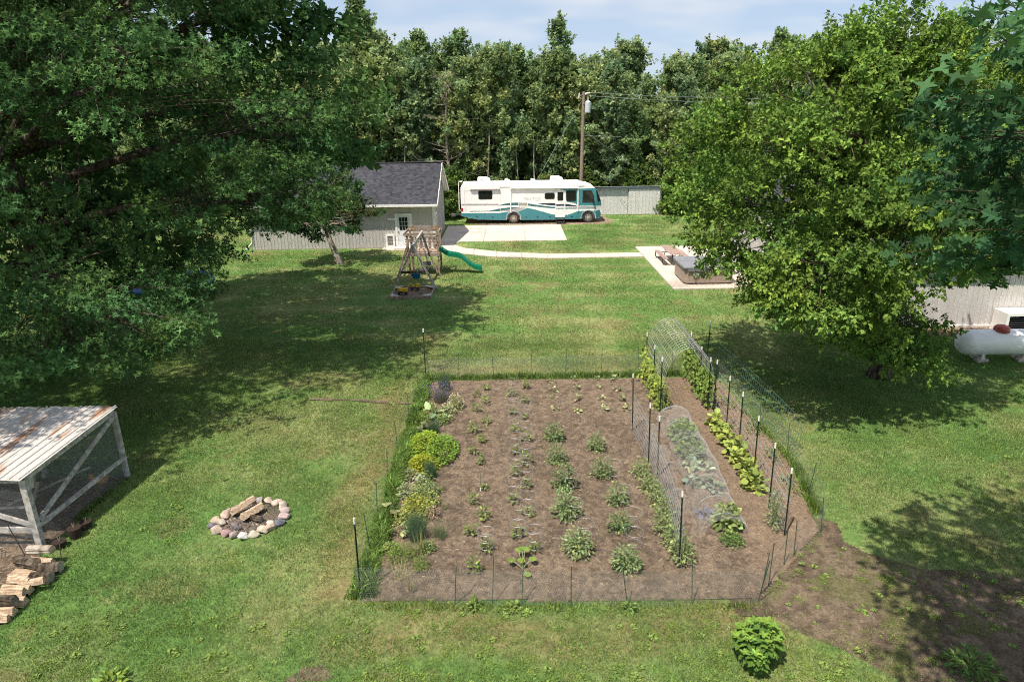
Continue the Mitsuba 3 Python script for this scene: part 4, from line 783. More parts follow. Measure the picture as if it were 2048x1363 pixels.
stp = add(rv, 'entry_steps', MB().span((3.70, YN - 0.32, 0.33), (4.36, YN - 0.02, 0.37), (0.05, 0.05, 0.055)).span((3.70, YN - 0.56, 0.13), (4.36, YN - 0.30, 0.17), (0.05, 0.05, 0.055)).span((3.70, YN - 0.55, 0.13), (3.74, YN, 0.5), (0.03, 0.03, 0.03)).span((4.32, YN - 0.55, 0.13), (4.36, YN, 0.5), (0.03, 0.03, 0.03)), 'matte')
add(rv, 'mirror', MB().span((6.62, YN - 0.24, 1.55), (6.72, YN - 0.08, 1.95), (0.02, 0.02, 0.022)).span((6.64, YN - 0.1, 1.6), (6.7, YN, 1.66), (0.02, 0.02, 0.02)), 'paint')
def lettering(text, x, z, h, col, part, slant=0.35, width=None):
    t = meshkit.text_mesh(text, h, 0.004); v = np.array(t.vertices); w = v[:, 0].max()
    sx = (width / w) if width else 1.0
    return add(rv, part, (np.c_[x + v[:, 0] * sx + slant * v[:, 1], YN - 0.001 - v[:, 2], z + v[:, 1]], t.faces), 'paint', color=col)
lettering('Pace Arrow', 1.10, 1.90, 0.19, (0.20, 0.21, 0.24), 'lettering', width=1.35)
lettering('Vision', 1.98, 1.78, 0.07, (0.45, 0.30, 0.30), 'small_lettering', width=0.42)
add(rv, 'headlight', MB().span((7.27, YN + 0.25, 0.78), (7.42, YN + 0.6, 0.95), (0.7, 0.7, 0.72)), 'gloss')
for x in (-1.0, 2.0, 5.0): add(rv, 'axle_beam', MB().span((x - 0.1, YN + 0.3, 0.2), (x + 0.1, YF - 0.3, 0.34), (0.03, 0.03, 0.03)), 'matte')

# ------------------------------------------------------------------ utility pole with transformer and wires
up_ = thing('utility_pole', 'tall brown wooden utility pole with a grey transformer behind the motorhome', 'utility pole')
PX, PY = 6.03, 58.7
add(up_, 'pole', tube([(PX - 0.06, PY, -0.1), (PX, PY, 5), (PX + 0.05, PY, 10.05)], [0.17, 0.14, 0.115], 12), 'matte', color=(0.23, 0.175, 0.14), smooth=True)
cyl = tube([(PX + 0.38, PY - 0.25, 8.4), (PX + 0.38, PY - 0.25, 8.46), (PX + 0.38, PY - 0.25, 9.25), (PX + 0.38, PY - 0.25, 9.33)], [0.2, 0.235, 0.235, 0.1], 18); tf_ = add(up_, 'transformer', cyl, 'paint', color=(0.50, 0.54, 0.58), smooth=35)
add(tf_, 'bushing', MB().tube([(PX + 0.38, PY - 0.25, 9.3), (PX + 0.38, PY - 0.25, 9.62)], 0.05, 8, (0.55, 0.53, 0.5)), 'paint')
add(up_, 'bracket', MB().bar((PX, PY - 0.1, 8.6), (PX + 0.3, PY - 0.22, 8.6), 0.08, 0.05, (0.3, 0.3, 0.3)).bar((PX, PY - 0.1, 9.1), (PX + 0.3, PY - 0.22, 9.1), 0.08, 0.05, (0.3, 0.3, 0.3)), 'zinc')
add(up_, 'insulator', MB().tube([(PX + 0.15, PY - 0.1, 9.85), (PX + 0.55, PY - 0.2, 9.95)], [0.07, 0.05], 8, (0.62, 0.6, 0.58)), 'paint'); add(up_, 'insulator', MB().tube([(PX - 0.35, PY - 0.1, 9.55), (PX - 0.3, PY - 0.1, 9.95)], [0.06, 0.05], 8, (0.62, 0.6, 0.58)), 'paint'); add(up_, 'cutout_arm', MB().bar((PX - 0.4, PY - 0.08, 9.75), (PX + 0.1, PY - 0.08, 9.8), 0.06, 0.06, (0.2, 0.16, 0.13)), 'matte')
def wire(pts, r, label, sag=0.0):
    a, b = np.asarray(pts[0], float), np.asarray(pts[1], float); t = np.linspace(0, 1, 16)[:, None]; p = a + (b - a) * t; p[:, 2] -= sag * 4 * (t * (1 - t))[:, 0]
    add(thing('wire', label, 'cable'), None, tube(p, r, 4), 'zinc', color=(0.42, 0.44, 0.45))
wire([(PX + 0.5, PY - 0.15, 9.95), (36, 57.5, 9.3)], 0.014, 'upper of two power lines running from the pole top', 0.35)
wire([(PX + 0.3, PY - 0.1, 9.72), (36, 57.5, 9.0)], 0.014, 'lower of two power lines running from the pole top', 0.45)
wire([(PX - 0.1, PY, 9.3), (0.6, 58.9, 0.2)], 0.013, 'guy wire sloping from the pole top down behind the motorhome')
wire([(PX + 0.1, PY, 7.0), (11.5, 59.6, 3.4)], 0.010, 'guy wire sloping from the pole towards the shed roof')
wire([(PX + 0.1, PY - 0.1, 6.6), (9.5, 60.2, 6.45)], 0.012, 'short level service cable at the middle of the pole')
# ------------------------------------------------------------------ playset
ps = thing('playset', 'weathered wooden play tower with a green slide and swing frame on the lawn', 'playset')
X0, X1, Y0, Y1 = -5.83, -4.03, 37.55, 38.85
def plank(key, part, a, b, w, h, bsdf='timber', up=(0, 0, 1), label=None): return add(key, part, MB().bar(a, b, w, h, up=up), bsdf, label=label)
for x in (X0, X1):
    for y in (Y0, Y1): plank(ps, 'post', (x + (0.0 if x > -5 else 0.18), y, 0), (x + (0.0 if x > -5 else 0.10), y, 2.42), 0.10, 0.10)
plank(ps, 'post', (X0 + 0.42, Y0, 0), (X0 + 0.30, Y0, 2.4), 0.09, 0.09)
for k in range(9): plank(ps, 'deck_board', (X0 + 0.02, Y0 + 0.07 + k * 0.147, 1.29), (X1 - 0.0, Y0 + 0.07 + k * 0.147, 1.29), 0.135, 0.035)
plank(ps, 'deck_beam', (X0 - 0.05, Y0 - 0.07, 1.22), (X1 + 0.06, Y0 - 0.07, 1.22), 0.04, 0.17); plank(ps, 'deck_beam', (X0 - 0.05, Y1 + 0.07, 1.22), (X1 + 0.06, Y1 + 0.07, 1.22), 0.04, 0.17)
for x in (X0 - 0.06, X1 + 0.07): plank(ps, 'deck_beam', (x, Y0 - 0.05, 1.22), (x, Y1 + 0.05, 1.22), 0.04, 0.17)
for y in (Y0 - 0.07, Y1 + 0.07):
    plank(ps, 'top_rail', (X0 - 0.08, y, 2.36), (X1 + 0.12, y, 2.36), 0.04, 0.15); plank(ps, 'rail', (X0, y, 1.95), (X1, y, 1.95), 0.03, 0.09 if y > 38 else 0.05)
plank(ps, 'roof_board', (X0, Y1 + 0.08, 2.52), (X1 + 0.1, Y1 + 0.08, 2.52), 0.04, 0.14)
for x in (X0, X1 + 0.04): plank(ps, 'top_rail', (x, Y0, 2.40), (x, Y1, 2.40), 0.04, 0.14)
for k in range(7): plank(ps, 'back_slat', (X0 + 0.15 + k * 0.26, Y1 + 0.1, 1.3), (X0 + 0.15 + k * 0.26, Y1 + 0.1, 1.98), 0.14, 0.02, up=(0, 1, 0))
for z in (1.55, 1.75, 2.05, 2.2): plank(ps, 'side_rung', (X0, Y0 + 0.05, z), (X0, Y1 - 0.05, z), 0.04, 0.04); plank(ps, 'side_rung', (X1 - 0.12, Y0 + 0.02, z), (X1 - 0.12, Y0 + 0.5, z), 0.04, 0.05)
plank(ps, 'ladder_rail', (-6.34, 37.32, 0), (-5.6, 37.5, 2.1), 0.06, 0.10); plank(ps, 'ladder_rail', (-6.2, 38.6, 0), (-5.7, 38.8, 1.4), 0.06, 0.10)
for z in (0.35, 0.7, 1.05): plank(ps, 'ladder_rung', (-6.3 + z * 0.33, 37.36, z), (-6.16 + z * 0.33, 38.6, z), 0.06, 0.05)
BEAM = (np.array([-5.02, 34.45, 2.26]), np.array([-4.88, 37.6, 2.46]))
plank(ps, 'swing_beam', BEAM[0], BEAM[1], 0.10, 0.16, 'grey_wood')
plank(ps, 'swing_leg', (-6.12, 34.45, 0), (-5.0, 34.5, 2.28), 0.09, 0.10, 'grey_wood'); plank(ps, 'swing_leg', (-3.9, 34.6, 0), (-5.0, 34.5, 2.28), 0.09, 0.10, 'grey_wood')
plank(ps, 'swing_brace', (-5.66, 34.40, 0.95), (-4.42, 34.45, 0.95), 0.04, 0.12, 'bark')
plank(ps, 'tower_brace', (-4.9, 37.45, 2.4), (-4.1, 37.44, 0.2), 0.06, 0.10); plank(ps, 'tower_brace', (-4.7, 38.8, 2.4), (-4.25, 38.8, 1.3), 0.06, 0.09)
# slide: an open channel that waves down
sx = np.linspace(0, 1, 22); cx = -3.95 + 2.3 * sx; cz = 1.36 - 1.2 * sx - 0.10 * np.sin(sx * 2 * math.pi * 1.5 + 0.2); cz[-3:] = [0.22, 0.19, 0.17]
sec = [(-0.26, 0.20), (-0.22, 0.20), (-0.19, 0.02), (0.19, 0.02), (0.22, 0.20), (0.26, 0.20), (0.24, -0.02), (-0.24, -0.02)]
sv = np.array([[[x, 38.2 + a, z + b] for a, b in sec] for x, z in zip(cx, cz)]).reshape(-1, 3); ns = len(sec); i = np.arange(21)[:, None] * ns; j = np.arange(ns)[None]; k2 = (j + 1) % ns
sf = np.stack([np.stack([i + j, i + ns + k2, i + k2], -1), np.stack([i + j, i + ns + j, i + ns + k2], -1)], -2).reshape(-1, 3)
add(ps, 'slide', (sv, sf), 'gloss', color=(0.008, 0.21, 0.125), smooth=35, label='green wavy plastic slide')
add(ps, 'slide_bracket', MB().span((-4.02, 37.9, 1.3), (-3.88, 38.5, 1.52), (0.01, 0.22, 0.13)), 'gloss')
def ropes(mb, pts, col=(0.12, 0.12, 0.12)):
    for a, b in pts: mb.tube([a, b], 0.012, 4, col)
    return mb
s1 = thing('toddler_swing', 'blue bucket toddler swing hanging from the wooden swing beam', 'swing')
bk = m3.Manifold.batch_hull([m3.Manifold.sphere(0.06, 12).translate(p) for p in ((-5.22, 35.3, 0.66), (-4.84, 35.3, 0.66), (-5.22, 35.62, 0.62), (-4.84, 35.62, 0.62), (-5.15, 35.36, 0.44), (-4.9, 35.36, 0.44), (-5.15, 35.58, 0.44), (-4.9, 35.58, 0.44))])
bk = bk - m3.Manifold.cube((0.28, 0.2, 0.4)).translate((-5.17, 35.36, 0.5)); add(s1, 'seat', bk, 'gloss', color=(0.01, 0.13, 0.27), smooth=35)
add(s1, 'ropes', ropes(MB(), [((-5.2, 35.45, 0.7), (-4.99, 35.4, 2.24)), ((-4.86, 35.45, 0.7), (-4.97, 35.5, 2.24))]), 'matte')
s2 = thing('glider_swing', 'grey two seat glider swing hanging between the swing beam and tower', 'swing')
add(s2, 'seat', MB().box((-4.7, 36.4, 0.62), (0.5, 0.22, 0.05), (0.10, 0.08, 0.11)), 'gloss'); add(s2, 'seat', MB().box((-4.35, 36.7, 0.6), (0.5, 0.22, 0.05), (0.07, 0.065, 0.08)), 'gloss')
add(s2, 'backrest', MB().bar((-4.8, 36.6, 0.92), (-4.35, 36.6, 0.92), 0.05, 0.22, (0.12, 0.11, 0.14)), 'gloss'); add(s2, 'hanger', ropes(MB(), [((-4.85, 36.4, 0.62), (-4.95, 36.4, 2.34)), ((-4.5, 36.6, 0.9), (-4.93, 36.7, 2.36)), ((-4.4, 36.7, 0.62), (-4.92, 36.9, 2.38))]), 'matte')
add(s2, 'foot_rest', MB().box((-4.86, 36.2, 0.62), (0.2, 0.12, 0.14), (0.62, 0.50, 0.58)), 'gloss', label='pale pink foot rest')

sb = thing('sandbox', 'grey wooden sandbox with corner seats under the swing frame', 'sandbox')
bx0, bx1, by0, by1 = -6.0, -4.0, 32.62, 34.62
for a, b in (((bx0, by0), (bx1, by0)), ((bx0, by1), (bx1, by1)), ((bx0, by0), (bx0, by1)), ((bx1, by0), (bx1, by1))): plank(sb, 'side_board', (*a, 0.07), (*b, 0.07), 0.05, 0.16, 'timber')
for cx_, cy_, sx_, sy_ in ((bx0, by0, 1, 1), (bx1, by0, -1, 1), (bx0, by1, 1, -1), (bx1, by1, -1, -1)):
    t3 = sg.Polygon([(cx_, cy_), (cx_ + 0.5 * sx_, cy_), (cx_, cy_ + 0.5 * sy_)]); add(sb, 'corner_seat', sheet(t3, 0.152, 0.03), 'grey_wood')
add(sb, 'sand', sheet(sg.box(bx0 + 0.03, by0 + 0.03, bx1 - 0.03, by1 - 0.03), 0.06), 'soil_mat')
for nm, lab, x, y, s, c2 in (('toy_truck', 'bright yellow toy dump truck with black wheels in the sandbox', -5.45, 33.3, 1.0, (0.02, 0.02, 0.02)), ('toy_digger', 'yellow toy digger with an arm at the back of the sandbox', -4.95, 34.15, 0.9, (0.03, 0.03, 0.03))):
    t = thing(nm, lab, 'toy'); Yl = (0.62, 0.40, 0.02)
    add(t, 'chassis', MB().box((x, y, 0.20), (0.5 * s, 0.22 * s, 0.06), c2), 'paint'); add(t, 'cab', MB().box((x + 0.16 * s, y, 0.31), (0.16 * s, 0.2 * s, 0.18), Yl), 'gloss')
    if nm == 'toy_truck': add(t, 'tipper', MB().bar((x - 0.25 * s, y, 0.38), (x + 0.08 * s, y, 0.30), 0.24, 0.12, Yl), 'gloss')
    else: add(t, 'arm', MB().bar((x - 0.02, y, 0.25), (x - 0.25, y, 0.45), 0.05, 0.05, Yl).bar((x - 0.25, y, 0.45), (x - 0.40, y, 0.22), 0.05, 0.05, Yl), 'gloss')
    for dx in (-0.17, 0.17):
        for dy in (-0.12, 0.12):
            c = trimesh.creation.cylinder(0.065, 0.05, sections=12); c.apply_transform(trimesh.transformations.rotation_matrix(math.pi / 2, (1, 0, 0))); c.apply_translation((x + dx * s, y + dy * s, 0.165)); add(t, 'wheel', c, 'matte', color=c2)
tp = thing('trampoline', 'round trampoline with a blue pad and black net poles behind the oak branches', 'trampoline')
ang = np.linspace(0, 2 * math.pi, 33); cxt, cyt, rt_ = -17.45, 34.0, 2.05
add(tp, 'pad', tube(np.c_[cxt + rt_ * np.cos(ang), cyt + rt_ * np.sin(ang), np.full(33, 0.72)], 0.14, 8, False), 'paint', color=(0.015, 0.11, 0.33), smooth=True)
add(tp, 'mat', sheet(sg.Point(cxt, cyt).buffer(1.95), 0.7), 'matte', color=(0.012, 0.012, 0.013))
for k in range(6):
    a = k * math.pi / 3 + 0.12; px, py = cxt + 2.12 * math.cos(a), cyt + 2.12 * math.sin(a)
    add(tp, 'net_pole', tube([(px, py, 0), (px, py, 2.1), (px - 0.1 * math.cos(a), py - 0.1 * math.sin(a), 2.5)], 0.035, 6), 'matte', color=(0.012, 0.012, 0.013), smooth=True)
nn = []; hs_ = np.linspace(0.75, 2.35, 12)
for h in hs_: q = np.c_[cxt + 1.98 * np.cos(ang), cyt + 1.98 * np.sin(ang), np.full(33, h)]; nn.append(ribbons(q[:-1], q[1:], 0.004, (0.01, 0.01, 0.01)))
a2 = np.linspace(0, 2 * math.pi, 100); q = np.c_[cxt + 1.98 * np.cos(a2), cyt + 1.98 * np.sin(a2)]; nn.append(ribbons(np.c_[q, 0 * a2 + 0.75], np.c_[q, 0 * a2 + 2.35], 0.004, (0.01, 0.01, 0.01)))
(vv, ff), cc = joined(nn); add(tp, 'net', (vv, ff), 'matte', cc, stuff=True)

# ------------------------------------------------------------------ patio things
ht = thing('hot_tub', 'square taupe hot tub with a grey vinyl cover on the concrete patio', 'hot tub')
def rbox(lo, hi, r, seg=10):
    lo, hi = np.asarray(lo, float) + r, np.asarray(hi, float) - r
    return m3.Manifold.batch_hull([m3.Manifold.sphere(r, seg).translate((x, y, z)) for x in (lo[0], hi[0]) for y in (lo[1], hi[1]) for z in (lo[2], hi[2])])
def rprism(x0, y0, x1, y1, z0, z1, r): return m3.Manifold.extrude(CS(sg.box(x0 + r, y0 + r, x1 - r, y1 - r).buffer(r, quad_segs=6).exterior.coords), z1 - z0).translate((0, 0, z0))
add(ht, 'base', rprism(9.06, 34.56, 11.5, 36.94, 0.07, 0.15, 0.25), 'matte', color=(0.09, 0.075, 0.065), smooth=30)
add(ht, 'cabinet', rprism(9.0, 34.5, 11.56, 37.0, 0.15, 0.84, 0.28), 'matte', color=(0.30, 0.235, 0.195), smooth=30)
add(ht, 'rim', rprism(8.95, 34.45, 11.61, 37.05, 0.84, 0.90, 0.3), 'paint', color=(0.12, 0.12, 0.125), smooth=30)
cv = add(ht, 'cover', rbox((8.93, 34.42, 0.88), (11.63, 37.08, 1.04), 0.07), 'paint', color=(0.215, 0.225, 0.25), smooth=35)
add(cv, 'fold_seam', MB().span((8.95, 35.72, 1.036), (11.6, 35.78, 1.048), (0.17, 0.18, 0.2)), 'matte'); add(cv, 'skirt', MB().bar((9.1, 34.40, 0.86), (11.5, 34.40, 0.84), 0.03, 0.13, (0.15, 0.16, 0.18)), 'paint')
add(ht, 'control_box', MB().span((9.42, 34.40, 0.55), (9.7, 34.5, 0.68), (0.3, 0.31, 0.33)), 'paint'); add(ht, 'cover_strap', MB().span((9.5, 34.37, 0.36), (9.54, 34.40, 0.86), (0.04, 0.04, 0.045)), 'matte')
for k in range(7): add(ht, 'cabinet_seam', MB().span((9.5 + k * 0.28, 34.493, 0.17), (9.512 + k * 0.28, 34.5005, 0.83), (0.2, 0.155, 0.13)), 'matte')
pt = thing('picnic_table', 'reddish brown slatted picnic table with dark metal legs on the patio', 'picnic table')
TW = (0.30, 0.215, 0.185)
for k in range(5): add(pt, 'table_slat', MB().span((9.22 + k * 0.158, 38.78, 0.75), (9.365 + k * 0.158, 41.5, 0.79), np.asarray(TW) * rng.uniform(0.85, 1.15)), 'matte')
for x in (8.86, 9.02, 10.2, 10.36): add(pt, 'seat_slat', MB().span((x, 38.95, 0.45), (x + 0.14, 41.55, 0.485), np.asarray(TW) * rng.uniform(0.9, 1.15)), 'matte')
for y in (39.2, 41.2):
    add(pt, 'leg_frame', MB().tube([(9.45, y, 0.74), (9.40, y, 0.10), (8.95, y, 0.09), (8.85, y, 0.2), (8.85, y, 0.43)], 0.03, 6, (0.05, 0.05, 0.055)).tube([(9.85, y, 0.74), (9.9, y, 0.10), (10.4, y, 0.09), (10.5, y, 0.2), (10.5, y, 0.43)], 0.03, 6, (0.05, 0.05, 0.055)).tube([(8.85, y, 0.43), (10.5, y, 0.43)], 0.025, 6, (0.05, 0.05, 0.055)), 'paint')

# ------------------------------------------------------------------ the wire run (chicken pen)
cp = thing('wire_run', 'grey timber poultry run with wire mesh sides and a rusty metal roof', 'poultry run')
A, B = np.array([-10.3, 12.65]), np.array([-9.97, 15.58])
def gp(key, part, a, b, w=0.09, h=0.09, up=(0, 0, 1)): return add(key, part, MB().bar(a, b, w, h, up=up), 'grey_wood')
zf, zb = 1.66, 1.86
gp(cp, 'post', (*A, 0), (*A, zf), 0.14, 0.12); gp(cp, 'post', (*B, 0), (*B, zb), 0.11, 0.09); gp(cp, 'post', (-13.9, 12.65, 0), (-13.9, 12.65, zf), 0.11, 0.1); gp(cp, 'post', (-13.9, 15.6, 0), (-13.9, 15.6, zb)); gp(cp, 'post', (-12.1, 15.6, 0), (-12.1, 15.6, zb))
gp(cp, 'top_rail', (*A, zf), (*B, zb), 0.06, 0.13); gp(cp, 'top_rail', (*A, zf), (-13.9, 12.65, zf), 0.06, 0.13); gp(cp, 'top_rail', (*B, zb), (-13.9, 15.6, zb), 0.06, 0.12)
gp(cp, 'middle_rail', (A[0] + 0.03, A[1], 0.5), (B[0] + 0.03, B[1], 0.58), 0.05, 0.10); gp(cp, 'middle_rail', (A[0], A[1] - 0.03, 0.46), (-13.9, 12.62, 0.46), 0.05, 0.13)
gp(cp, 'diagonal_brace', (A[0] + 0.035, A[1] + 0.1, 0.62), (B[0] + 0.035, B[1] - 0.05, 1.78), 0.05, 0.10); gp(cp, 'diagonal_brace', (A[0], A[1] - 0.035, 0.56), (-11.9, 12.6, 1.2), 0.05, 0.10)
gp(cp, 'inner_pole', (-11.6, 13.6, 0.45), (-10.4, 14.9, 0.7), 0.04, 0.04); gp(cp, 'inner_pole', (-12.4, 13.2, 0.6), (-10.5, 12.9, 0.85), 0.04, 0.04)
for k in range(5):                                           # roof sheets run from the front edge to the back edge
    a, b = -10.22 - 0.86 * k, -10.22 - 0.86 * (k + 1); m = MB()
    def rp(x, y0=12.5, y1=15.75, dz=0.0): f = 0.30 * (x + 10.22) * 0 ; return [(x, y0, zf + 0.075 + dz), (x + 0.30, y1, zb + 0.075 + dz)]
    p0, p1 = rp((a + b) / 2); m.bar(p0, p1, 0.87, 0.006)
    for q in (0.03, 0.24, 0.45, 0.66): p0, p1 = rp(a - q - 0.03, dz=0.014); m.bar(p0, p1, 0.035, 0.028)
    add(cp, 'roof_sheet', m, 'rusty_tin')
def mesh_net(p0, p1, p2, p3, step, w, col):
    """Square wire mesh over the quad p0 p1 p2 p3 (p0->p1 along the bottom, p3->p2 along the top)."""
    p0, p1, p2, p3 = (np.asarray(p, float) for p in (p0, p1, p2, p3)); n = max(2, int(np.linalg.norm(p1 - p0) / step)); m_ = max(2, int(np.linalg.norm(p3 - p0) / step))
    t = np.linspace(0, 1, n + 1)[:, None]; s = np.linspace(0, 1, m_ + 1)[:, None]
    return joined([ribbons(p0 + (p1 - p0) * t, p3 + (p2 - p3) * t, w, col), ribbons(p0 + (p3 - p0) * s, p1 + (p2 - p1) * s, w, col)])
for a, b, zA, zB in (((A[0] + 0.01, A[1]), (B[0] + 0.01, B[1]), zf, zb), ((A[0], A[1] - 0.01), (-13.9, 12.64), zf, zf), ((-13.9, 15.6), (B[0], B[1]), zb, zb)):
    (vv, ff), cc = mesh_net((*a, 0.02), (*b, 0.02), (*b, zB), (*a, zA), 0.026, 0.0024, (0.30, 0.32, 0.35)); add(cp, 'wire_mesh', (vv, ff), 'zinc', cc, stuff=True)
lg_ = thing('leaning_branch', 'thick pale forked branch leaning inside the wire run', 'branch')
add(lg_, None, MB().tube([(-10.75, 12.95, 0.02), (-10.85, 13.35, 0.6), (-11.0, 13.9, 1.2)], [0.08, 0.07, 0.05], 8).tube([(-10.82, 13.25, 0.45), (-10.75, 13.6, 1.05)], [0.05, 0.035], 7), 'grey_bark', smooth=True)
bu = thing('hanging_bucket', 'white plastic bucket hanging under the front corner of the wire run roof', 'bucket')
add(bu, None, tube([(-10.6, 13.1, 1.18), (-10.6, 13.1, 1.2), (-10.6, 13.1, 1.46), (-10.6, 13.1, 1.48)], [0.08, 0.12, 0.145, 0.14], 16), 'paint', color=(0.62, 0.60, 0.57), smooth=35); add(bu, 'handle', MB().tube([(-10.6, 13.1, 1.47), (-10.6, 13.1, 1.68)], 0.006, 4, (0.3, 0.3, 0.3)), 'zinc')
hen = thing('hen', 'tan hen standing inside the wire run behind the mesh', 'hen')
def chain(js, refine=0.03, it=8):
    """A continuous body: hulls of spheres along bones, joined, refined and smoothed."""
    ms = [m3.Manifold.batch_hull([m3.Manifold.sphere(r0, 14).translate(p0), m3.Manifold.sphere(r1, 14).translate(p1)]) for (p0, r0), (p1, r1) in js]
    m_ = m3.Manifold.batch_boolean(ms, m3.OpType.Add).refine_to_length(refine).to_mesh(); t = trimesh.Trimesh(m_.vert_properties[:, :3], m_.tri_verts, process=True); trimesh.smoothing.filter_taubin(t, iterations=it); return t
hx, hy = -10.38, 15.0
b = [((hx, hy, 0.24), 0.085), ((hx + 0.14, hy + 0.02, 0.25), 0.095), ((hx - 0.13, hy, 0.34), 0.05), ((hx + 0.27, hy + 0.03, 0.36), 0.03), ((hx - 0.11, hy, 0.42), 0.036), ((hx - 0.17, hy, 0.42), 0.012)]
t = chain([(b[0], b[1]), (b[0], b[2]), (b[1], b[3]), (b[2], b[4]), (b[4], b[5])], 0.02); add(hen, 'body', (t.vertices, t.faces), 'matte', color=(0.42, 0.27, 0.13), smooth=True)
for dy in (-0.035, 0.035): add(hen, 'leg', MB().tube([(hx + 0.05, hy + dy, 0.18), (hx + 0.06, hy + dy, 0.08), (hx + 0.04, hy + dy, 0.016)], 0.011, 5, (0.4, 0.3, 0.12)).tube([(hx + 0.06, hy + dy, 0.02), (hx - 0.02, hy + dy, 0.018)], 0.009, 4, (0.4, 0.3, 0.12)), 'matte')
add(hen, 'comb', MB().box((hx - 0.115, hy, 0.463), (0.05, 0.012, 0.03), (0.4, 0.03, 0.03)), 'matte'); add(hen, 'beak', MB().bar((hx - 0.14, hy, 0.42), (hx - 0.19, hy, 0.41), 0.015, 0.015, (0.45, 0.33, 0.12)), 'matte')
for k, (x, y, s, lab) in enumerate(((-9.86, 12.62, 1.0, 'shallow dark plant pot of dry stems at the firewood end of the pot row'), (-9.74, 12.98, 1.05, 'tall dark plant pot in the middle of the pot row by the wire run'), (-9.70, 13.32, 0.9, 'small dark plant pot farther along the wire run side'))):
    p = thing('plant_pot', lab, 'plant pot'); h = (0.16, 0.24, 0.2)[k] * s
    add(p, 'pot', tube([(x, y, 0.0), (x, y, 0.01), (x, y, h), (x, y, h + 0.002), (x, y, h - 0.03)], [0.09 * s, 0.11 * s, 0.14 * s, 0.12 * s, 0.11 * s], 16), 'matte', color=(0.035, 0.024, 0.02), smooth=35)
    add(p, 'potting_soil', tube([(x, y, h - 0.04), (x, y, h - 0.02)], 0.115 * s, 12), 'matte', color=(0.13, 0.085, 0.06))
    add(p, 'dry_stem', MB().tube([(x, y, h - 0.03), (x + 0.03, y, h + 0.12)], 0.006, 4, (0.3, 0.22, 0.12)).tube([(x, y, h - 0.03), (x - 0.06, y + 0.04, h + 0.09)], 0.005, 4, (0.3, 0.22, 0.12)), 'matte')

# ------------------------------------------------------------------ firewood and fire pit
def split_log(c, L, r, az, tilt, kind, seed):
    """A quarter, half or whole log, its end faces pale, its round side bark."""
    g = np.random.default_rng(seed); n = 18
    if kind == 'round': ang = np.linspace(0, 2 * math.pi, n, endpoint=False); rr = r * g.uniform(0.82, 1.12, n); sec = np.c_[rr * np.cos(ang), rr * np.sin(ang)]; bark = np.ones(n, bool)
    elif kind == 'half': ang = np.linspace(math.pi, 2 * math.pi, n); rr = r * g.uniform(0.84, 1.12, n); sec = np.c_[rr * np.cos(ang), rr * np.sin(ang) * 1.0]; bark = np.r_[np.ones(n - 1, bool), False]
    else: ang = np.linspace(math.pi * 1.2, math.pi * 1.75, n - 2); sec = np.vstack([np.c_[r * 1.25 * np.cos(ang), r * 1.25 * np.sin(ang)], [[0.12 * r, 0.55 * r]], [[-0.35 * r, 0.45 * r]]]); bark = np.r_[np.ones(n - 3, bool), False, False, False]
    m = len(sec); u = np.linspace(-L / 2, L / 2, 4); v = np.vstack([np.c_[np.full(m, x), sec * (1 + g.normal(0, 0.07, (m, 1)))] for x in u])
    ca, sa, ct, st_ = math.cos(az), math.sin(az), math.cos(tilt), math.sin(tilt)
    R = np.array([[ca * ct, -sa, -ca * st_], [sa * ct, ca, -sa * st_], [st_, 0, ct]])
    v = v @ R.T + np.asarray(c); sidev, sidef, barkf = v, [], []
    for q in range(3):
        for j in range(m):
            k = (j + 1) % m; (barkf if bark[j] else sidef).extend([[q * m + j, q * m + k, (q + 1) * m + k], [q * m + j, (q + 1) * m + k, (q + 1) * m + j]])
    for o in (0, 3 * m): sidef.extend([[o, o + j, o + j + 1] for j in range(1, m - 1)])
    return v, np.array(sidef), np.array(barkf)
WOODS = [(0.56, 0.42, 0.28), (0.62, 0.49, 0.34), (0.46, 0.33, 0.22), (0.40, 0.32, 0.25)]
def firewood(lab, c, L, r, az, tilt, kind, seed, wood, bark, group=None):
    k = thing('split_log', lab, 'log', group); v, s, b = split_log(c, L, r, az, tilt, kind, seed)
    add(k, 'bark', (v, b), 'grey_bark' if bark[0] > 0.5 else 'bark'); add(k, 'split_wood', (v, s), 'splitwood') if wood[0] > 0.35 else add(k, 'split_wood', (v, s), 'grey_bark')
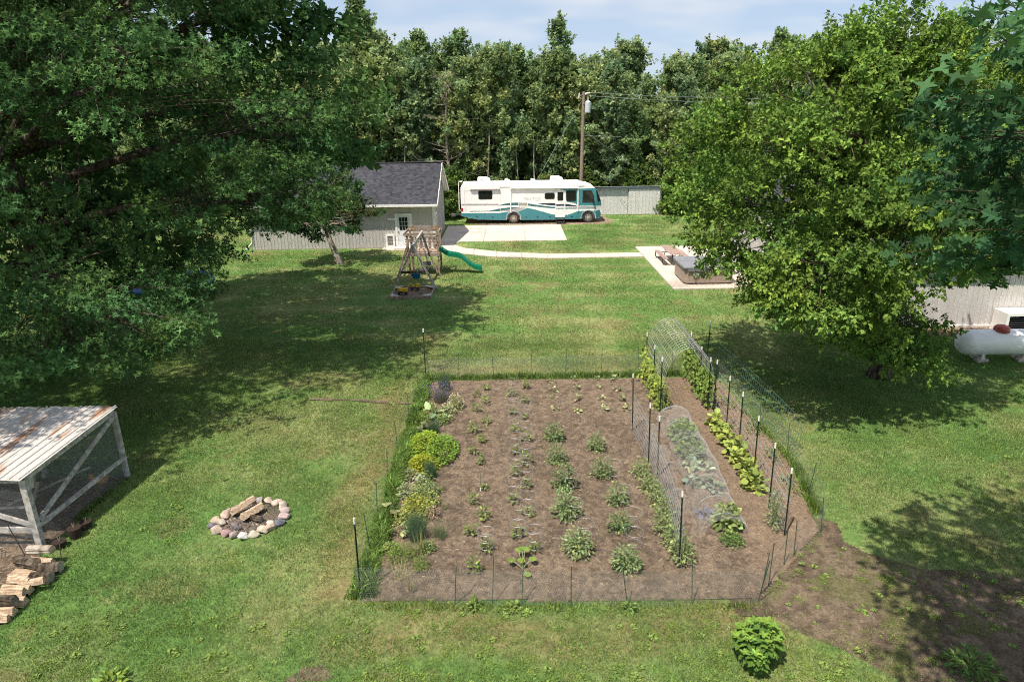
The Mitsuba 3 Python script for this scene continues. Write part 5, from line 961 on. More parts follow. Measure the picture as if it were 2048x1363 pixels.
LOGS = [((-9.82, 12.02, 0.38), 0.52, 0.085, -0.08, 0.05, 'round', WOODS[1], (0.55, 0.48, 0.45), 'whitish peeled birch log on top of the firewood row by the run post'),
        ((-9.72, 11.86, 0.24), 0.5, 0.10, -0.15, 0, 'wedge', WOODS[2], (0.22, 0.16, 0.12), 'grey split log just under the birch log'),
        ((-9.98, 11.78, 0.25), 0.5, 0.11, -0.25, 0, 'round', WOODS[3], (0.30, 0.21, 0.16), 'round reddish barked log with a rough dark end'),
        ((-9.98, 11.62, 0.12), 0.5, 0.13, -0.12, 0, 'half', WOODS[0], (0.20, 0.14, 0.10), 'thick half log low in the firewood row'),
        ((-9.50, 11.75, 0.13), 0.4, 0.13, 0.1, 0, 'round', (0.3, 0.27, 0.24), (0.22, 0.2, 0.18), 'grey weathered round log at the base below the birch log'),
        ((-9.50, 11.45, 0.12), 0.4, 0.12, 0.0, 0, 'round', (0.3, 0.27, 0.24), (0.2, 0.18, 0.16), 'second grey weathered round log at the base of the row'),
        ((-9.74, 11.22, 0.28), 0.5, 0.085, -0.22, 0.03, 'wedge', WOODS[1], (0.25, 0.18, 0.13), 'thin pale split log lying slanted on the row'),
        ((-9.72, 11.08, 0.19), 0.55, 0.10, -0.05, 0.0, 'wedge', WOODS[1], (0.25, 0.18, 0.13), 'wide pale split log with a jagged edge'),
        ((-9.43, 11.18, 0.26), 0.32, 0.08, 0.35, 0.05, 'wedge', WOODS[0], (0.25, 0.18, 0.13), 'short pale wedge turned across the row'),
        ((-9.70, 10.92, 0.24), 0.48, 0.10, 0.05, 0.02, 'wedge', WOODS[1], (0.25, 0.18, 0.13), 'square cream split log in the middle of the row'),
        ((-9.66, 10.82, 0.12), 0.55, 0.11, -0.03, 0.0, 'wedge', WOODS[1], (0.25, 0.18, 0.13), 'long cream split log lying low in the row'),
        ((-9.66, 10.62, 0.26), 0.5, 0.10, -0.05, 0.0, 'round', (0.2, 0.15, 0.11), (0.24, 0.21, 0.18), 'round grey barked log with a dark hollow end'),
        ((-9.62, 10.47, 0.16), 0.5, 0.10, 0.08, 0.0, 'wedge', WOODS[1], (0.2, 0.15, 0.1), 'cream split log under the hollow ended log'),
        ((-9.64, 10.32, 0.12), 0.5, 0.09, 0.12, 0.0, 'wedge', WOODS[0], (0.2, 0.15, 0.1), 'lowest split log at the camera end of the firewood row')]
for i, (c, L, r, az, ti_, kd, wd, bk_, lab) in enumerate(LOGS): firewood(lab, c, L, r, az, ti_, kd, 100 + i, wd, bk_)
rod = thing('iron_rod', 'thin dark iron rod standing behind the firewood row', 'rod'); add(rod, None, MB().tube([(-10.0, 11.9, 0), (-10.45, 12.1, 1.05)], 0.010, 5, (0.04, 0.04, 0.04)), 'matte')
rod = thing('iron_rod', 'thin dark iron rod leaning at the post end of the firewood row', 'rod'); add(rod, None, MB().tube([(-9.35, 11.85, 0), (-9.5, 12.15, 0.45)], 0.010, 5, (0.04, 0.04, 0.04)), 'matte')
fp = thing('fire_pit', 'round fire pit ringed with pink, grey and white field stones on the lawn', 'fire pit')
STN = [(-6.91, 13.5, .13, 0, (0.45, 0.34, 0.27)), (-6.74, 13.68, .16, 0, (0.46, 0.35, 0.28)), (-6.72, 13.36, .15, 0, (0.40, 0.35, 0.29)), (-6.70, 13.05, .17, 0, (0.42, 0.34, 0.28)), (-6.9, 13.28, .11, 0, (0.16, 0.15, 0.17)), (-6.42, 12.94, .15, 0, (0.36, 0.24, 0.24)), (-6.24, 12.86, .13, 0, (0.33, 0.27, 0.25)),
       (-5.97, 12.79, .15, 0, (0.66, 0.64, 0.60)), (-5.76, 12.89, .15, 0, (0.43, 0.39, 0.32)), (-5.60, 13.04, .15, 0, (0.48, 0.42, 0.33)), (-5.44, 13.16, .15, 0, (0.47, 0.36, 0.29)), (-5.30, 13.35, .16, 0, (0.13, 0.14, 0.17)), (-5.26, 13.6, .15, 0, (0.40, 0.31, 0.30)), (-5.32, 13.83, .15, 0, (0.42, 0.34, 0.33)), (-5.46, 14.06, .15, 0, (0.50, 0.42, 0.35)), (-5.62, 14.24, .15, 0, (0.48, 0.38, 0.33)),
       (-5.85, 14.32, .14, 0, (0.50, 0.40, 0.32)), (-6.10, 14.36, .12, 0, (0.33, 0.29, 0.30)), (-6.30, 14.28, .10, 0, (0.36, 0.27, 0.25)), (-6.48, 14.16, .11, 0, (0.40, 0.30, 0.28)), (-6.62, 14.02, .11, 0, (0.38, 0.30, 0.27)), (-6.74, 13.88, .11, 0, (0.36, 0.31, 0.31)), (-6.22, 13.14, .11, 0.2, (0.12, 0.11, 0.12)), (-5.5, 13.35, .12, 0, (0.55, 0.48, 0.40)), (-6.36, 13.3, .11, 0.2, (0.2, 0.17, 0.16))]
for i, (x, y, r, _, c) in enumerate(STN):
    g = np.random.default_rng(300 + i); pts = unit(g.normal(size=(16, 3))) * r * 1.0 * np.array([1.1, 0.85, 0.72]) * g.uniform(0.8, 1.08, (16, 1)); h = trimesh.Trimesh(pts).convex_hull.subdivide().subdivide(); trimesh.smoothing.filter_laplacian(h, iterations=1)
    a = g.random() * 6.28; v = h.vertices @ np.array([[math.cos(a), math.sin(a), 0], [-math.sin(a), math.cos(a), 0], [0, 0, 1]]) + [-6.1 + 0.95 * (x + 6.1), 13.58 + 0.95 * (y - 13.58), r * 0.45]
    cc = np.clip(np.asarray(c) * (0.5 + 0.5 * meshkit.noise(v * 22, i)[:, None] + 0.45 * meshkit.noise(v * 55, i)[:, None]), 0, 0.8); add(fp, 'stone', (v, h.faces), 'matte', cc, smooth=True)
ash = sg.Point(-6.08, 13.6).buffer(0.66)
add(fp, 'ash_bed', sheet(ash, 0.02), 'matte', color=(0.12, 0.10, 0.085))
cv_, cf_, cc_ = crumbs(ash, 900, 0.01, 0.045, [(0.06, 0.055, 0.05), (0.22, 0.19, 0.16), (0.15, 0.12, 0.1), (0.33, 0.27, 0.2)], lambda x, y: 0.03 + 0 * x, 0.6, 2.5); add(fp, 'embers', (cv_, cf_), 'matte', cc_, stuff=True)
firewood('tan split log leaning on the back stones of the fire pit', (-6.34, 13.86, 0.24), 0.62, 0.085, 0.95, 0.12, 'wedge', 401, (0.50, 0.36, 0.22), (0.30, 0.2, 0.12)); firewood('square cut tan log lying across the middle of the fire pit', (-6.05, 13.64, 0.22), 0.55, 0.10, 0.98, 0.02, 'wedge', 402, (0.55, 0.41, 0.25), (0.34, 0.24, 0.15))
firewood('short charred log end under the tan logs', (-5.95, 13.5, 0.10), 0.4, 0.07, -0.4, 0, 'round', 403, (0.1, 0.08, 0.07), (0.03, 0.028, 0.026))
# ------------------------------------------------------------------ the garden fence: stakes and hexagonal netting
gf = thing('garden_fence', 'low chicken wire fence on thin green stakes around the vegetable garden', 'fence')
FL = [(-2.99, 10.75), (-0.45, 10.62), (2.1, 10.52), (4.6, 10.56), (4.74, 10.8), (5.46, 11.62), (6.72, 12.74), (6.98, 13.6), (7.35, 16.4), (7.2, 19.5), (7.0, 22.25), (4.4, 22.36), (0.6, 22.2), (-2.98, 22.1), (-3.16, 18.5), (-3.2, 15.5), (-3.12, 13.0), (-2.99, 10.75)]
def hexnet(line, h, s, w, col, wob=0.03):
    """Hexagonal netting standing along a line: every wire a thin strip facing the outside."""
    line = np.asarray(line, float); seg = np.linalg.norm(np.diff(line, axis=0), axis=1); cum = np.r_[0, np.cumsum(seg)]; L = cum[-1]
    dx, dz = s, s * 1.5; nx, nz_ = int(L / dx), int(h / dz); A_, B_ = [], []
    I, J = np.meshgrid(np.arange(nx), np.arange(nz_), indexing='ij'); U = (I + 0.5 * (J % 2)) * dx; Z = J * dz
    for (u0, z0), (u1, z1) in (((0, 0), (0, s)), ((0, s), (dx / 2, dz)), ((0, s), (-dx / 2, dz))):
        A_.append(np.stack([U + u0, Z + z0], -1).reshape(-1, 2)); B_.append(np.stack([U + u1, Z + z1], -1).reshape(-1, 2))
    a, b = np.vstack(A_), np.vstack(B_)
    def lift(q):
        u = np.clip(q[:, 0], 0, L - 1e-6); i = np.clip(np.searchsorted(cum, u, side='right') - 1, 0, len(seg) - 1); t = ((u - cum[i]) / seg[i])[:, None]
        p = line[i] * (1 - t) + line[i + 1] * t; d = (line[i + 1] - line[i]) / seg[i][:, None]; n = np.c_[d[:, 1], -d[:, 0]]
        off = wob * (meshkit.noise(np.c_[u * 0.9, q[:, 1] * 2, 0 * u], 71) - 0.5) * 2 * (0.3 + q[:, 1] / h)
        zz = q[:, 1] * (0.86 + 0.22 * meshkit.noise(np.c_[u * 0.45, 0 * u, 0 * u], 72))
        return np.c_[p + n * off[:, None], zz], np.c_[n, 0 * u]
    pa, na = lift(a); pb, _ = lift(b); x = unit(np.cross(unit(pb - pa), na)) * w / 2
    v = np.stack([pa + x, pa - x, pb - x, pb + x], 1).reshape(-1, 3)
    f = (np.arange(len(pa))[:, None, None] * 4 + np.array([[0, 1, 2], [0, 2, 3]])[None]).reshape(-1, 3); return v, f, np.broadcast_to(np.asarray(col, float), v.shape)
v, f, c = hexnet(FL, 0.72, 0.032, 0.0030, (0.46, 0.49, 0.50), 0.07); add(gf, 'netting', (v, f), 'zinc', c, stuff=True)
q = np.array(FL); ln = np.c_[np.repeat(q, 1, 0), np.full(len(q), 0.0)]
STK = [(-1.15, 10.64), (-0.44, 10.62), (0.12, 10.6), (1.04, 10.54), (2.1, 10.52), (3.32, 10.54), (4.57, 10.58), (4.70, 10.80), (4.92, 11.0), (5.46, 11.63), (5.77, 11.9), (6.70, 12.76), (7.02, 14.2), (7.34, 16.3), (7.25, 18.2), (-2.80, 10.95), (-3.1, 12.4), (-3.18, 13.7), (-3.2, 15.2), (-3.2, 16.9), (-3.14, 18.6), (-3.06, 20.6), (-1.87, 22.16), (-0.66, 22.14), (0.63, 22.2), (1.86, 22.26), (3.13, 22.3), (4.43, 22.37), (5.65, 22.45)]
for x, y in STK:
    g = rng.normal(0, 0.05, 2); add(gf, 'stake', tube([(x, y, -0.02), (x + g[0] * 0.5, y + g[1] * 0.5, 0.5), (x + g[0], y + g[1], rng.uniform(0.86, 1.02))], 0.009, 5), 'matte', color=(0.03, 0.075, 0.045))
# steel posts with white tips
def tpost(x, y, h, lab, lean=(0.0, 0.0)):
    k = thing('steel_post', lab, 'fence post'); a, b = np.array([x, y, -0.03]), np.array([x + lean[0], y + lean[1], h]); s = a + (b - a) * (1 - 0.13 / h)
    m = MB().bar(a, s, 0.034, 0.008, (0.012, 0.028, 0.020)).bar(a + [0, 0.014, 0], s + [0, 0.014, 0], 0.008, 0.032, (0.012, 0.028, 0.020)); add(k, 'shaft', m, 'paint')
    add(k, 'white_tip', MB().bar(s, b, 0.036, 0.010, (0.80, 0.80, 0.79)).bar(s + [0, 0.014, 0], b + [0, 0.014, 0], 0.010, 0.034, (0.80, 0.80, 0.79)), 'paint')
tpost(-3.0, 10.9, 1.76, 'green steel post at the front garden corner beside the herb border', (0.03, 0.0)); tpost(-3.0, 21.96, 1.88, 'green steel post at the back garden corner beyond the lavender'); tpost(6.82, 22.4, 1.86, 'green steel post at the back garden corner near the pear tree shade', (0.03, 0))
for i, (x, y, h, l) in enumerate(((3.43, 17.7, 1.84, -0.06), (3.51, 15.75, 1.80, -0.04), (3.61, 15.1, 1.75, -0.04), (3.33, 11.6, 1.80, -0.05))): tpost(x, y, h, f"{['first', 'second', 'third', 'fourth'][i]} steel post from the back in the pea trellis beside the big tomato rows", (l, 0))
for i, (x, y, h) in enumerate(((4.61, 21.9, 1.65), (4.56, 20.39, 1.72), (4.46, 18.87, 1.87))): tpost(x, y, h, f"{['rear', 'middle', 'front'][i]} steel post of the wire arch on its yellow green bean side", (-0.03, 0))
for i, (x, y, h) in enumerate(((6.04, 21.63, 1.73), (6.04, 20.34, 1.67), (5.94, 19.0, 1.80))): tpost(x, y, h, f"{['rear', 'middle', 'front'][i]} steel post of the wire arch on its dark green bean side", (-0.03, 0))
for i, (x, y, h) in enumerate(((6.08, 18.82, 1.78), (6.07, 17.55, 1.78), (6.07, 16.44, 1.78), (5.99, 15.01, 1.76), (5.89, 13.66, 1.74), (5.82, 12.54, 1.74))): tpost(x, y, h, f"{['first', 'second', 'third', 'fourth', 'fifth', 'last'][i]} steel post from the arch in the row beside the yellow green cucumbers", (-0.03, 0))
def panel(key, part, P0, P1, z0, z1, nh, nv, r=0.0045, col=(0.48, 0.50, 0.51), tilt=(0, 0), stuff=False, zs=None):
    a, b = np.array([*P0, 0.0]), np.array([*P1, 0.0]); t = np.array([*tilt, 0.0]); A_, B_ = [], []
    for z in (zs if zs is not None else np.linspace(z0, z1, nh)): A_.append(a + t * z + [0, 0, z]); B_.append(b + t * z + [0, 0, z])
    for s in np.linspace(0, 1, nv): p = a + (b - a) * s; A_.append(p + t * z0 + [0, 0, z0]); B_.append(p + t * z1 + [0, 0, z1])
    m = MB()
    for p, q_ in zip(A_, B_): m.tube(np.linspace(p, q_, 2), r, 4, col, cap=False)
    add(key, part, m, 'zinc', stuff=True)
pl = thing('pea_trellis', 'galvanised wire panels strung between the posts beside the big tomato rows', 'wire trellis')
for (a, b) in (((3.42, 17.65), (3.52, 15.75)), ((3.52, 15.7), (3.48, 13.6)), ((3.48, 13.6), (3.34, 11.6))): panel(pl, 'wire_panel', a, b, 0.08, 1.2, 9, 12)
cl = thing('cucumber_trellis', 'galvanised wire panels strung along the post row beside the yellow green cucumbers', 'wire trellis')
for (a, b) in (((6.13, 18.8), (6.1, 16.5)), ((6.1, 16.4), (5.95, 13.7)), ((5.95, 13.7), (5.86, 12.6))): panel(cl, 'wire_panel', a, b, 0.1, 1.4, 8, 10)
gp_ = thing('green_wire_fencing', 'green coated wire garden fencing leaning outward along the shaded side of the garden', 'wire fence')
for (a, b) in (((7.12, 22.5), (7.3, 20.4)), ((7.3, 20.4), (7.42, 18.3)), ((7.42, 18.3), (7.48, 16.1))): panel(gp_, 'wire_panel', a, b, 0.05, 1.05, 5, 17, 0.0055, (0.13, 0.24, 0.20), (0.10, -0.02), zs=[0.05, 0.35, 0.65, 0.9, 1.05])
ar = thing('wire_arch', 'tall arched walkway of galvanised wire panels carrying climbing beans', 'garden arch')
tt = np.linspace(0, math.pi, 25); ax_, az_ = 5.30 - 0.74 * np.cos(tt), 0.95 + 1.18 * np.sin(tt); ax_ = np.r_[4.57, ax_, 6.04]; az_ = np.r_[0.0, az_, 0.0]
for y0, y1 in ((18.95, 20.4), (20.5, 21.95)):
    m = MB()
    for y in np.linspace(y0, y1, 9): m.tube(np.c_[ax_, np.full(27, y), az_], 0.0055, 4, (0.55, 0.57, 0.58), cap=False)
    cs = np.r_[0, np.cumsum(np.hypot(np.diff(ax_), np.diff(az_)))]
    for s in np.arange(0.15, cs[-1], 0.2): x, z = np.interp(s, cs, ax_), np.interp(s, cs, az_); m.tube([(x, y0, z), (x, y1, z)], 0.0055, 4, (0.55, 0.57, 0.58), cap=False)
    add(ar, 'wire_panel', m, 'zinc', stuff=True)
# ------------------------------------------------------------------ vegetables and herbs
GZ = lambda x, y: float(soil_h(np.array([x]), np.array([y]))[0])
def plant(name, lab, cat, x, y, r, h, n, size, col, kind='plain', group=None, droop=0.5, width=1.0, z0=0.0, stems=4, warm=0.0, var=0.28, shell=0.5, hollow=0.15, ry=None):
    k = thing(name, lab, cat, group); z = GZ(x, y) if GARDEN.contains(sg.Point(x, y)) else 0.0
    d = sphere_dirs(n); d[:, 2] = np.abs(d[:, 2]); rad = np.maximum(rng.random((n, 1)) ** shell, hollow); p = d * rad * np.array([r, ry or r, h * 0.92]); p[:, 2] += z0 + 0.03
    o = unit(d * np.array([1, 1, 0.6]) + 0.5 * sphere_dirs(n)); o[:, 2] -= droop * rng.random(n) * 0.8
    nrm = unit(np.array([0, 0, 0.9]) + 0.5 * sphere_dirs(n) + 0.4 * d)
    (vv, ff), cc = joined([leafset(kind, p + [x, y, z], o, nrm, size * rng.uniform(0.6, 1.25, n), tint(col, n, var, warm), width)])
    add(k, 'leaves', (vv, ff), 'leafy', cc)
    m = MB()
    for i in range(stems):
        a = rng.random() * 6.283; e = np.array([x + math.cos(a) * r * 0.6, y + math.sin(a) * (ry or r) * 0.6, z + h * rng.uniform(0.5, 0.9)]); s = np.array([x + 0.02 * math.cos(a), y + 0.02 * math.sin(a), z - 0.01]); m.tube(bez(s, s + [0, 0, h * 0.3], e, 4), np.linspace(0.006, 0.003, 4) * (1 + h), 4, (0.16, 0.21, 0.08), cap=False)
    if stems: add(k, 'stems', m, 'matte')
    return k
ORD = ['first', 'second', 'third', 'fourth', 'fifth', 'sixth', 'seventh', 'eighth', 'ninth', 'tenth', 'eleventh']
TOM = (0.215, 0.285, 0.125)
for row_, pts, nm in ((0, [(1.14, 17.17), (1.09, 15.95), (1.21, 14.65), (1.15, 13.4), (1.34, 12.12)], 'inner'), (1, [(2.27, 16.65), (2.25, 15.2), (2.41, 13.96), (2.25, 12.85), (2.27, 11.56)], 'outer')):
    for i, (x, y) in enumerate(pts):
        s = rng.uniform(0.86, 1.16) * (0.84 if i == 0 else 1.0); r_ = 0.33 * s * rng.uniform(0.88, 1.12)
        plant('tomato_plant', f"bushy tomato plant, {ORD[i]} from the back in the {['row nearer the seedlings', 'row nearer the pea trellis'][row_]}", 'tomato plant', x + rng.normal(0, 0.03), y, r_, 0.62 * s, int(480 * s), 0.085 * rng.uniform(0.9, 1.15), np.asarray(TOM) * rng.uniform(0.88, 1.1), 'plain', droop=0.8, width=0.9, stems=9, ry=r_ * rng.uniform(0.8, 1.2), shell=0.6, hollow=0.1)
C1 = [(-1.18, 20.36), (-1.14, 19.12), (-1.15, 17.71), (-1.08, 16.49), (-0.95, 14.01), (-0.96, 12.75), (-0.83, 11.54)]
C2 = [(-0.88, 20.89), (-0.86, 19.66), (-0.8, 18.33), (-0.87, 17.13), (-0.86, 15.93), (-0.72, 14.64), (-0.69, 13.39), (-0.61, 12.16)]
C3 = [(-0.02, 20.32), (0.0, 18.92), (0.05, 17.73), (0.04, 16.43), (0.06, 15.26), (-0.01, 14.03), (0.07, 12.68)]
C4 = [(0.45, 20.96), (0.36, 19.76), (0.36, 18.58), (0.34, 17.15), (0.31, 15.82), (0.3, 14.64), (0.31, 13.44), (0.4, 12.12)]
for ci, (col_, rowlab) in enumerate(((C1, 'in the row next to the herb border'), (C2, 'in the second row from the herb border'), (C3, 'in the third row from the herb border'), (C4, 'in the row beside the bushy tomatoes'))):
    for i, (x, y) in enumerate(col_):
        s = rng.uniform(0.75, 1.2); s = s * (0.5 if (ci, i) in ((1, 5), (3, 2)) else 1.0); big = (ci, i) == (3, 0)
        plant('pepper_plant', f"young pepper plant, {ORD[i]} from the back {rowlab}", 'pepper plant', x, y, 0.135 * s, (0.44 if big else 0.27) * s, int((70 if big else 38) * s), 0.095, (0.20, 0.27, 0.085), 'plain', droop=0.6, width=1.1, stems=3, z0=0.03, shell=0.6, hollow=0.4)
SQ = [(1.29, 21.45), (1.34, 20.69), (1.28, 19.95), (1.31, 19.14), (2.06, 21.59), (2.09, 20.7), (1.98, 19.89), (1.96, 19.05), (2.86, 21.56), (2.83, 20.76), (2.79, 19.86), (2.78, 19.03), (3.46, 21.5), (3.42, 20.66), (3.45, 19.87), (3.44, 19.14)]
for i, (x, y) in enumerate(SQ):
    plant('squash_seedling', f"small pale squash seedling, {ORD[i % 4]} from the back fence in the {ORD[i // 4]} row from the peppers", 'squash seedling', x, y, 0.10, 0.16, 9, 0.115 * rng.uniform(0.7, 1.1), (0.36, 0.40, 0.20), 'broad', droop=0.2, stems=3, shell=0.3, hollow=0.6)
k = thing('squash_plant', 'lone young squash plant with round green leaves by the front fence', 'squash plant'); zz = GZ(0.13, 11.5)
LP = [(-0.22, 0.12, 0.16), (0.22, 0.16, 0.16), (-0.01, 0.06, 0.20), (0.02, 0.40, 0.24), (0.08, 0.36, 0.26), (-0.06, 0.38, 0.22), (0.10, -0.22, 0.08)]
P_ = np.array(LP) + [0.13, 11.5, zz]; add(k, 'leaves', *(lambda a: ((a[0], a[1]), 'leafy', a[2]))(leafset('broad', P_ - [0.0, 0.07, 0], np.tile([0.1, 1, 0.1], (7, 1)), np.tile([0.1, -0.3, 1.0], (7, 1)), 0.17, tint((0.20, 0.30, 0.07), 7, 0.15), 1.3)))
m = MB()
for p in P_: m.tube(bez(np.array([0.15, 11.5, zz]), np.array([0.15, 11.5, zz + 0.15]), p, 5), 0.007, 4, (0.3, 0.36, 0.2), cap=False)
add(k, 'stems', m, 'matte')
# wire cages around the young plants
def cage(x, y, h, lab, r=0.19, rings=3):
    k = thing('tomato_cage', lab, 'plant cage'); z = GZ(x, y); a = np.linspace(0, 2 * math.pi, 19)
    for q in np.linspace(h, 0.14, rings): rr = r * (0.7 + 0.3 * q / h); add(k, 'ring', tube(np.c_[x + rr * np.cos(a), y + rr * np.sin(a), np.full(19, z + q)], 0.0042, 4, False), 'zinc', color=(0.40, 0.40, 0.41))
    for j in range(3): b = j * 2.094 + 0.4; add(k, 'leg', tube([(x + r * math.cos(b), y + r * math.sin(b), z + h), (x + 0.55 * r * math.cos(b), y + 0.55 * r * math.sin(b), z - 0.02)], 0.003, 4, False), 'zinc', color=(0.36, 0.36, 0.37))
for i, (x, y) in enumerate(C3): cage(x, y, 0.55, f"thin wire cage, {ORD[i]} from the back in the third row from the herbs")
for i, (x, y) in enumerate(C4[2:]): cage(x, y, 0.55, f"thin wire cage around the pepper, {ORD[i + 2]} from the back beside the bushy tomatoes")
cage(-0.61, 12.16, 0.5, 'thin wire cage around the front pepper of the second row')
for i, (x, y) in enumerate(((1.35, 14.55), (1.35, 13.3), (1.5, 12.5), (2.5, 15.1), (2.55, 13.9), (2.6, 12.9), (2.5, 12.2))): cage(x, y, 0.42, f"low wire cage leaning at the bushy tomatoes, {ORD[i]} of those counted along both rows", 0.2, 2)
for i, (x, y) in enumerate(((1.42, 20.54), (2.05, 19.3), (1.42, 19.0), (0.41, 18.84), (-0.83, 14.66), (-1.07, 14.23))):
    k = thing('garden_stick', ['thin stick beside the back squash seedlings', 'thin stick by the second squash row', 'thin stick in front of the first squash row', 'thin stick standing in the row beside the tomatoes', 'thin stick between the two pepper rows', 'thin green stick next to the herb border peppers'][i], 'plant stick'); add(k, None, tube([(x, y, 0), (x + 0.02, y, 0.5)], 0.007, 5), 'matte', color=(0.10, 0.11, 0.08))
for i, (x, y) in enumerate(((-0.82, 14.55), (0.13, 12.60))): k = thing('plant_tag', ['white plant tag below the pepper stick between rows', 'white plant tag by the front pepper of the third row'][i], 'plant tag'); add(k, None, MB().box((x, y, GZ(x, y) + 0.05), (0.025, 0.008, 0.1), (0.75, 0.75, 0.78)), 'paint')
# tomatoes along the pea trellis, cucumbers, peas, beans
for i, (x, y) in enumerate(((3.2, 15.2), (3.3, 14.55), (3.36, 13.9), (3.4, 13.3), (3.28, 12.75), (3.38, 12.25), (3.42, 11.8))):
    plant('trellis_tomato', f"light green tomato vine against the pea trellis, {ORD[i]} from the arch end", 'tomato plant', x, y, 0.27, 0.62 * (0.75 + 0.05 * i), 330, 0.075, (0.25, 0.31, 0.13), 'plain', droop=0.7, stems=6, ry=0.34)
for i, (x, y, s) in enumerate(((5.86, 18.0, 0.8), (5.88, 17.45, 0.8), (5.9, 16.75, 1.05), (5.9, 16.2, 1.1), (5.88, 15.6, 1.1), (5.84, 15.05, 1.1), (5.82, 14.5, 1.0))):
    plant('cucumber_plant', f"yellow green cucumber plant at the post row, {ORD[i]} from the arch", 'cucumber plant', x, y, 0.23 * s, 0.48 * s, 60, 0.16, (0.33, 0.40, 0.10), 'broad', droop=0.6, stems=4, warm=0.0, width=1.2, ry=0.33 * s)
plant('pea_plant', 'greyish green pea vines climbing between the two front posts of the cucumber row', 'pea plant', 5.72, 12.95, 0.16, 1.0, 340, 0.065, (0.24, 0.30, 0.16), 'plain', stems=10, ry=0.34)
def vine(lab, x, y0, y1, h, n, col, size, peak):
    k = thing('bean_vine', lab, 'bean vine'); y = rng.uniform(y0, y1, n); top = h * (0.62 + 0.55 * peak((y - y0) / (y1 - y0))); z = 0.05 + top * rng.random(n) ** 0.75
    p = np.c_[x + rng.normal(0, 0.10, n) * (1.25 - 0.5 * z / h), y, z]; nr_ = unit(np.c_[np.sign(p[:, 0] - x) * 0.4, -0.5 + 0 * y, 0.7 + 0 * y] + 0.45 * sphere_dirs(n))
    (vv, ff), cc = joined([leafset('broad', p, unit(np.c_[rng.normal(0, 0.7, n), -0.4 + rng.normal(0, 0.5, n), -0.5 + 0 * y]), nr_, size * rng.uniform(0.6, 1.2, n), tint(col, n, 0.25, 0.05))]); add(k, 'leaves', (vv, ff), 'leafy', cc)
    m = MB()
    for i in range(14): yy = rng.uniform(y0, y1); m.tube([(x, yy, 0), (x + rng.normal(0, 0.03), yy + 0.05, 0.45), (x, yy + rng.normal(0, 0.08), h * 0.85)], 0.005, 4, (0.14, 0.19, 0.07), cap=False)
    add(k, 'stems', m, 'matte')
vine('bright yellow green climbing beans on the side of the wire arch towards the tomatoes', 4.56, 18.95, 21.95, 1.05, 1150, (0.235, 0.305, 0.07), 0.105, lambda s: 0.35 + 0.5 * s + 0.12 * np.sin(s * 14))
vine('deep green climbing beans on the side of the wire arch towards the shade', 6.02, 19.0, 22.1, 1.05, 1250, (0.165, 0.245, 0.06), 0.105, lambda s: 0.75 + 0.1 * np.sin(s * 11))
for i, (x, y) in enumerate(((6.75, 14.6), (6.85, 16.0), (6.9, 17.6), (6.7, 19.4))): plant('creeping_weed', f"low leafy weed patch along the shaded fence side, {ORD[i]} from the gate", 'weed patch', x, y, 0.2, 0.18, 110, 0.08, (0.16, 0.24, 0.06), 'plain', stems=0, ry=0.5)
# low tunnel: hoops, net and what grows under it
tn = thing('netted_tunnel', 'long low row tunnel of white hoops under fine pale insect netting', 'row tunnel')
def hoop(y): return 4.60 + 0.035 * (y - 12.6) + 0.04 * math.sin(y * 1.3)
HY = [18.35, 17.4, 16.4, 15.45, 14.4, 13.45, 12.75]
for y in HY:
    a = np.linspace(0, math.pi, 17); add(tn, 'hoop', tube(np.c_[hoop(y) - 0.48 * np.cos(a), np.full(17, y) + 0.03, 0.52 * np.sin(a) ** 0.9 + 0.01], 0.006, 5), 'paint', color=(0.42, 0.52, 0.47), smooth=True)
def netpt(u, w):
    """u along the tunnel 0..1, w across -1 (loose edge lying on the soil) .. 1."""
    y = 18.5 - 5.95 * u; hy = np.array(HY); d = np.min(np.abs(y[..., None] - hy), -1); sag = 1 - 0.07 * np.sin(np.clip(d / 0.5, 0, 1) * math.pi / 2) ** 2
    endz = np.clip((18.62 - y) / 0.22, 0, 1) ** 0.5; a = np.clip((w + 1) / 2, 0, 1) * math.pi; cx_ = 4.60 + 0.035 * (y - 12.6) + 0.04 * np.sin(y * 1.3)
    x = cx_ - 0.50 * np.cos(a) * sag; z = 0.535 * np.sin(a) ** 0.8 * sag * endz + 0.012; out = np.clip(-w - 1, 0, 9); wr = meshkit.noise(np.stack([y * 3.0, w * 6, 0 * y], -1), 81)
    x = x - out * (0.45 + 0.35 * meshkit.noise(np.stack([y * 0.9, 0 * y, 0 * y], -1), 82)); z = z + (out > 0) * (0.015 + 0.11 * wr); return np.stack([x + 0.012 * (wr - 0.5), y + 0.03 * (wr - 0.5), z], -1)
tp_ = []
uu = np.linspace(0, 1, 230); ww = np.r_[np.linspace(-1.75, -1, 10)[:-1], np.linspace(-1, 1.02, 22)]; U, Wd = np.meshgrid(uu, ww, indexing='ij'); g = netpt(U, Wd); NC = (0.46, 0.45, 0.44)
tp_.append(ribbons(g[:, :-1].reshape(-1, 3), g[:, 1:].reshape(-1, 3), 0.0018, NC))
u2 = np.linspace(0, 1, 110); w2 = np.r_[np.linspace(-1.75, -1, 20)[:-1], np.linspace(-1, 1.02, 56)]; U, Wd = np.meshgrid(u2, w2, indexing='ij'); g = netpt(U, Wd); tp_.append(ribbons(g[:-1].reshape(-1, 3), g[1:].reshape(-1, 3), 0.0018, NC))
(vv, ff), cc = joined(tp_); add(tn, 'netting', (vv, ff), 'matte', cc, stuff=True)
plant('netted_greens', 'dense bed of green leaves under the arch end of the netted tunnel', 'leafy greens', 4.76, 17.2, 0.38, 0.48, 620, 0.11, (0.17, 0.25, 0.085), 'broad', ry=0.75, stems=0)
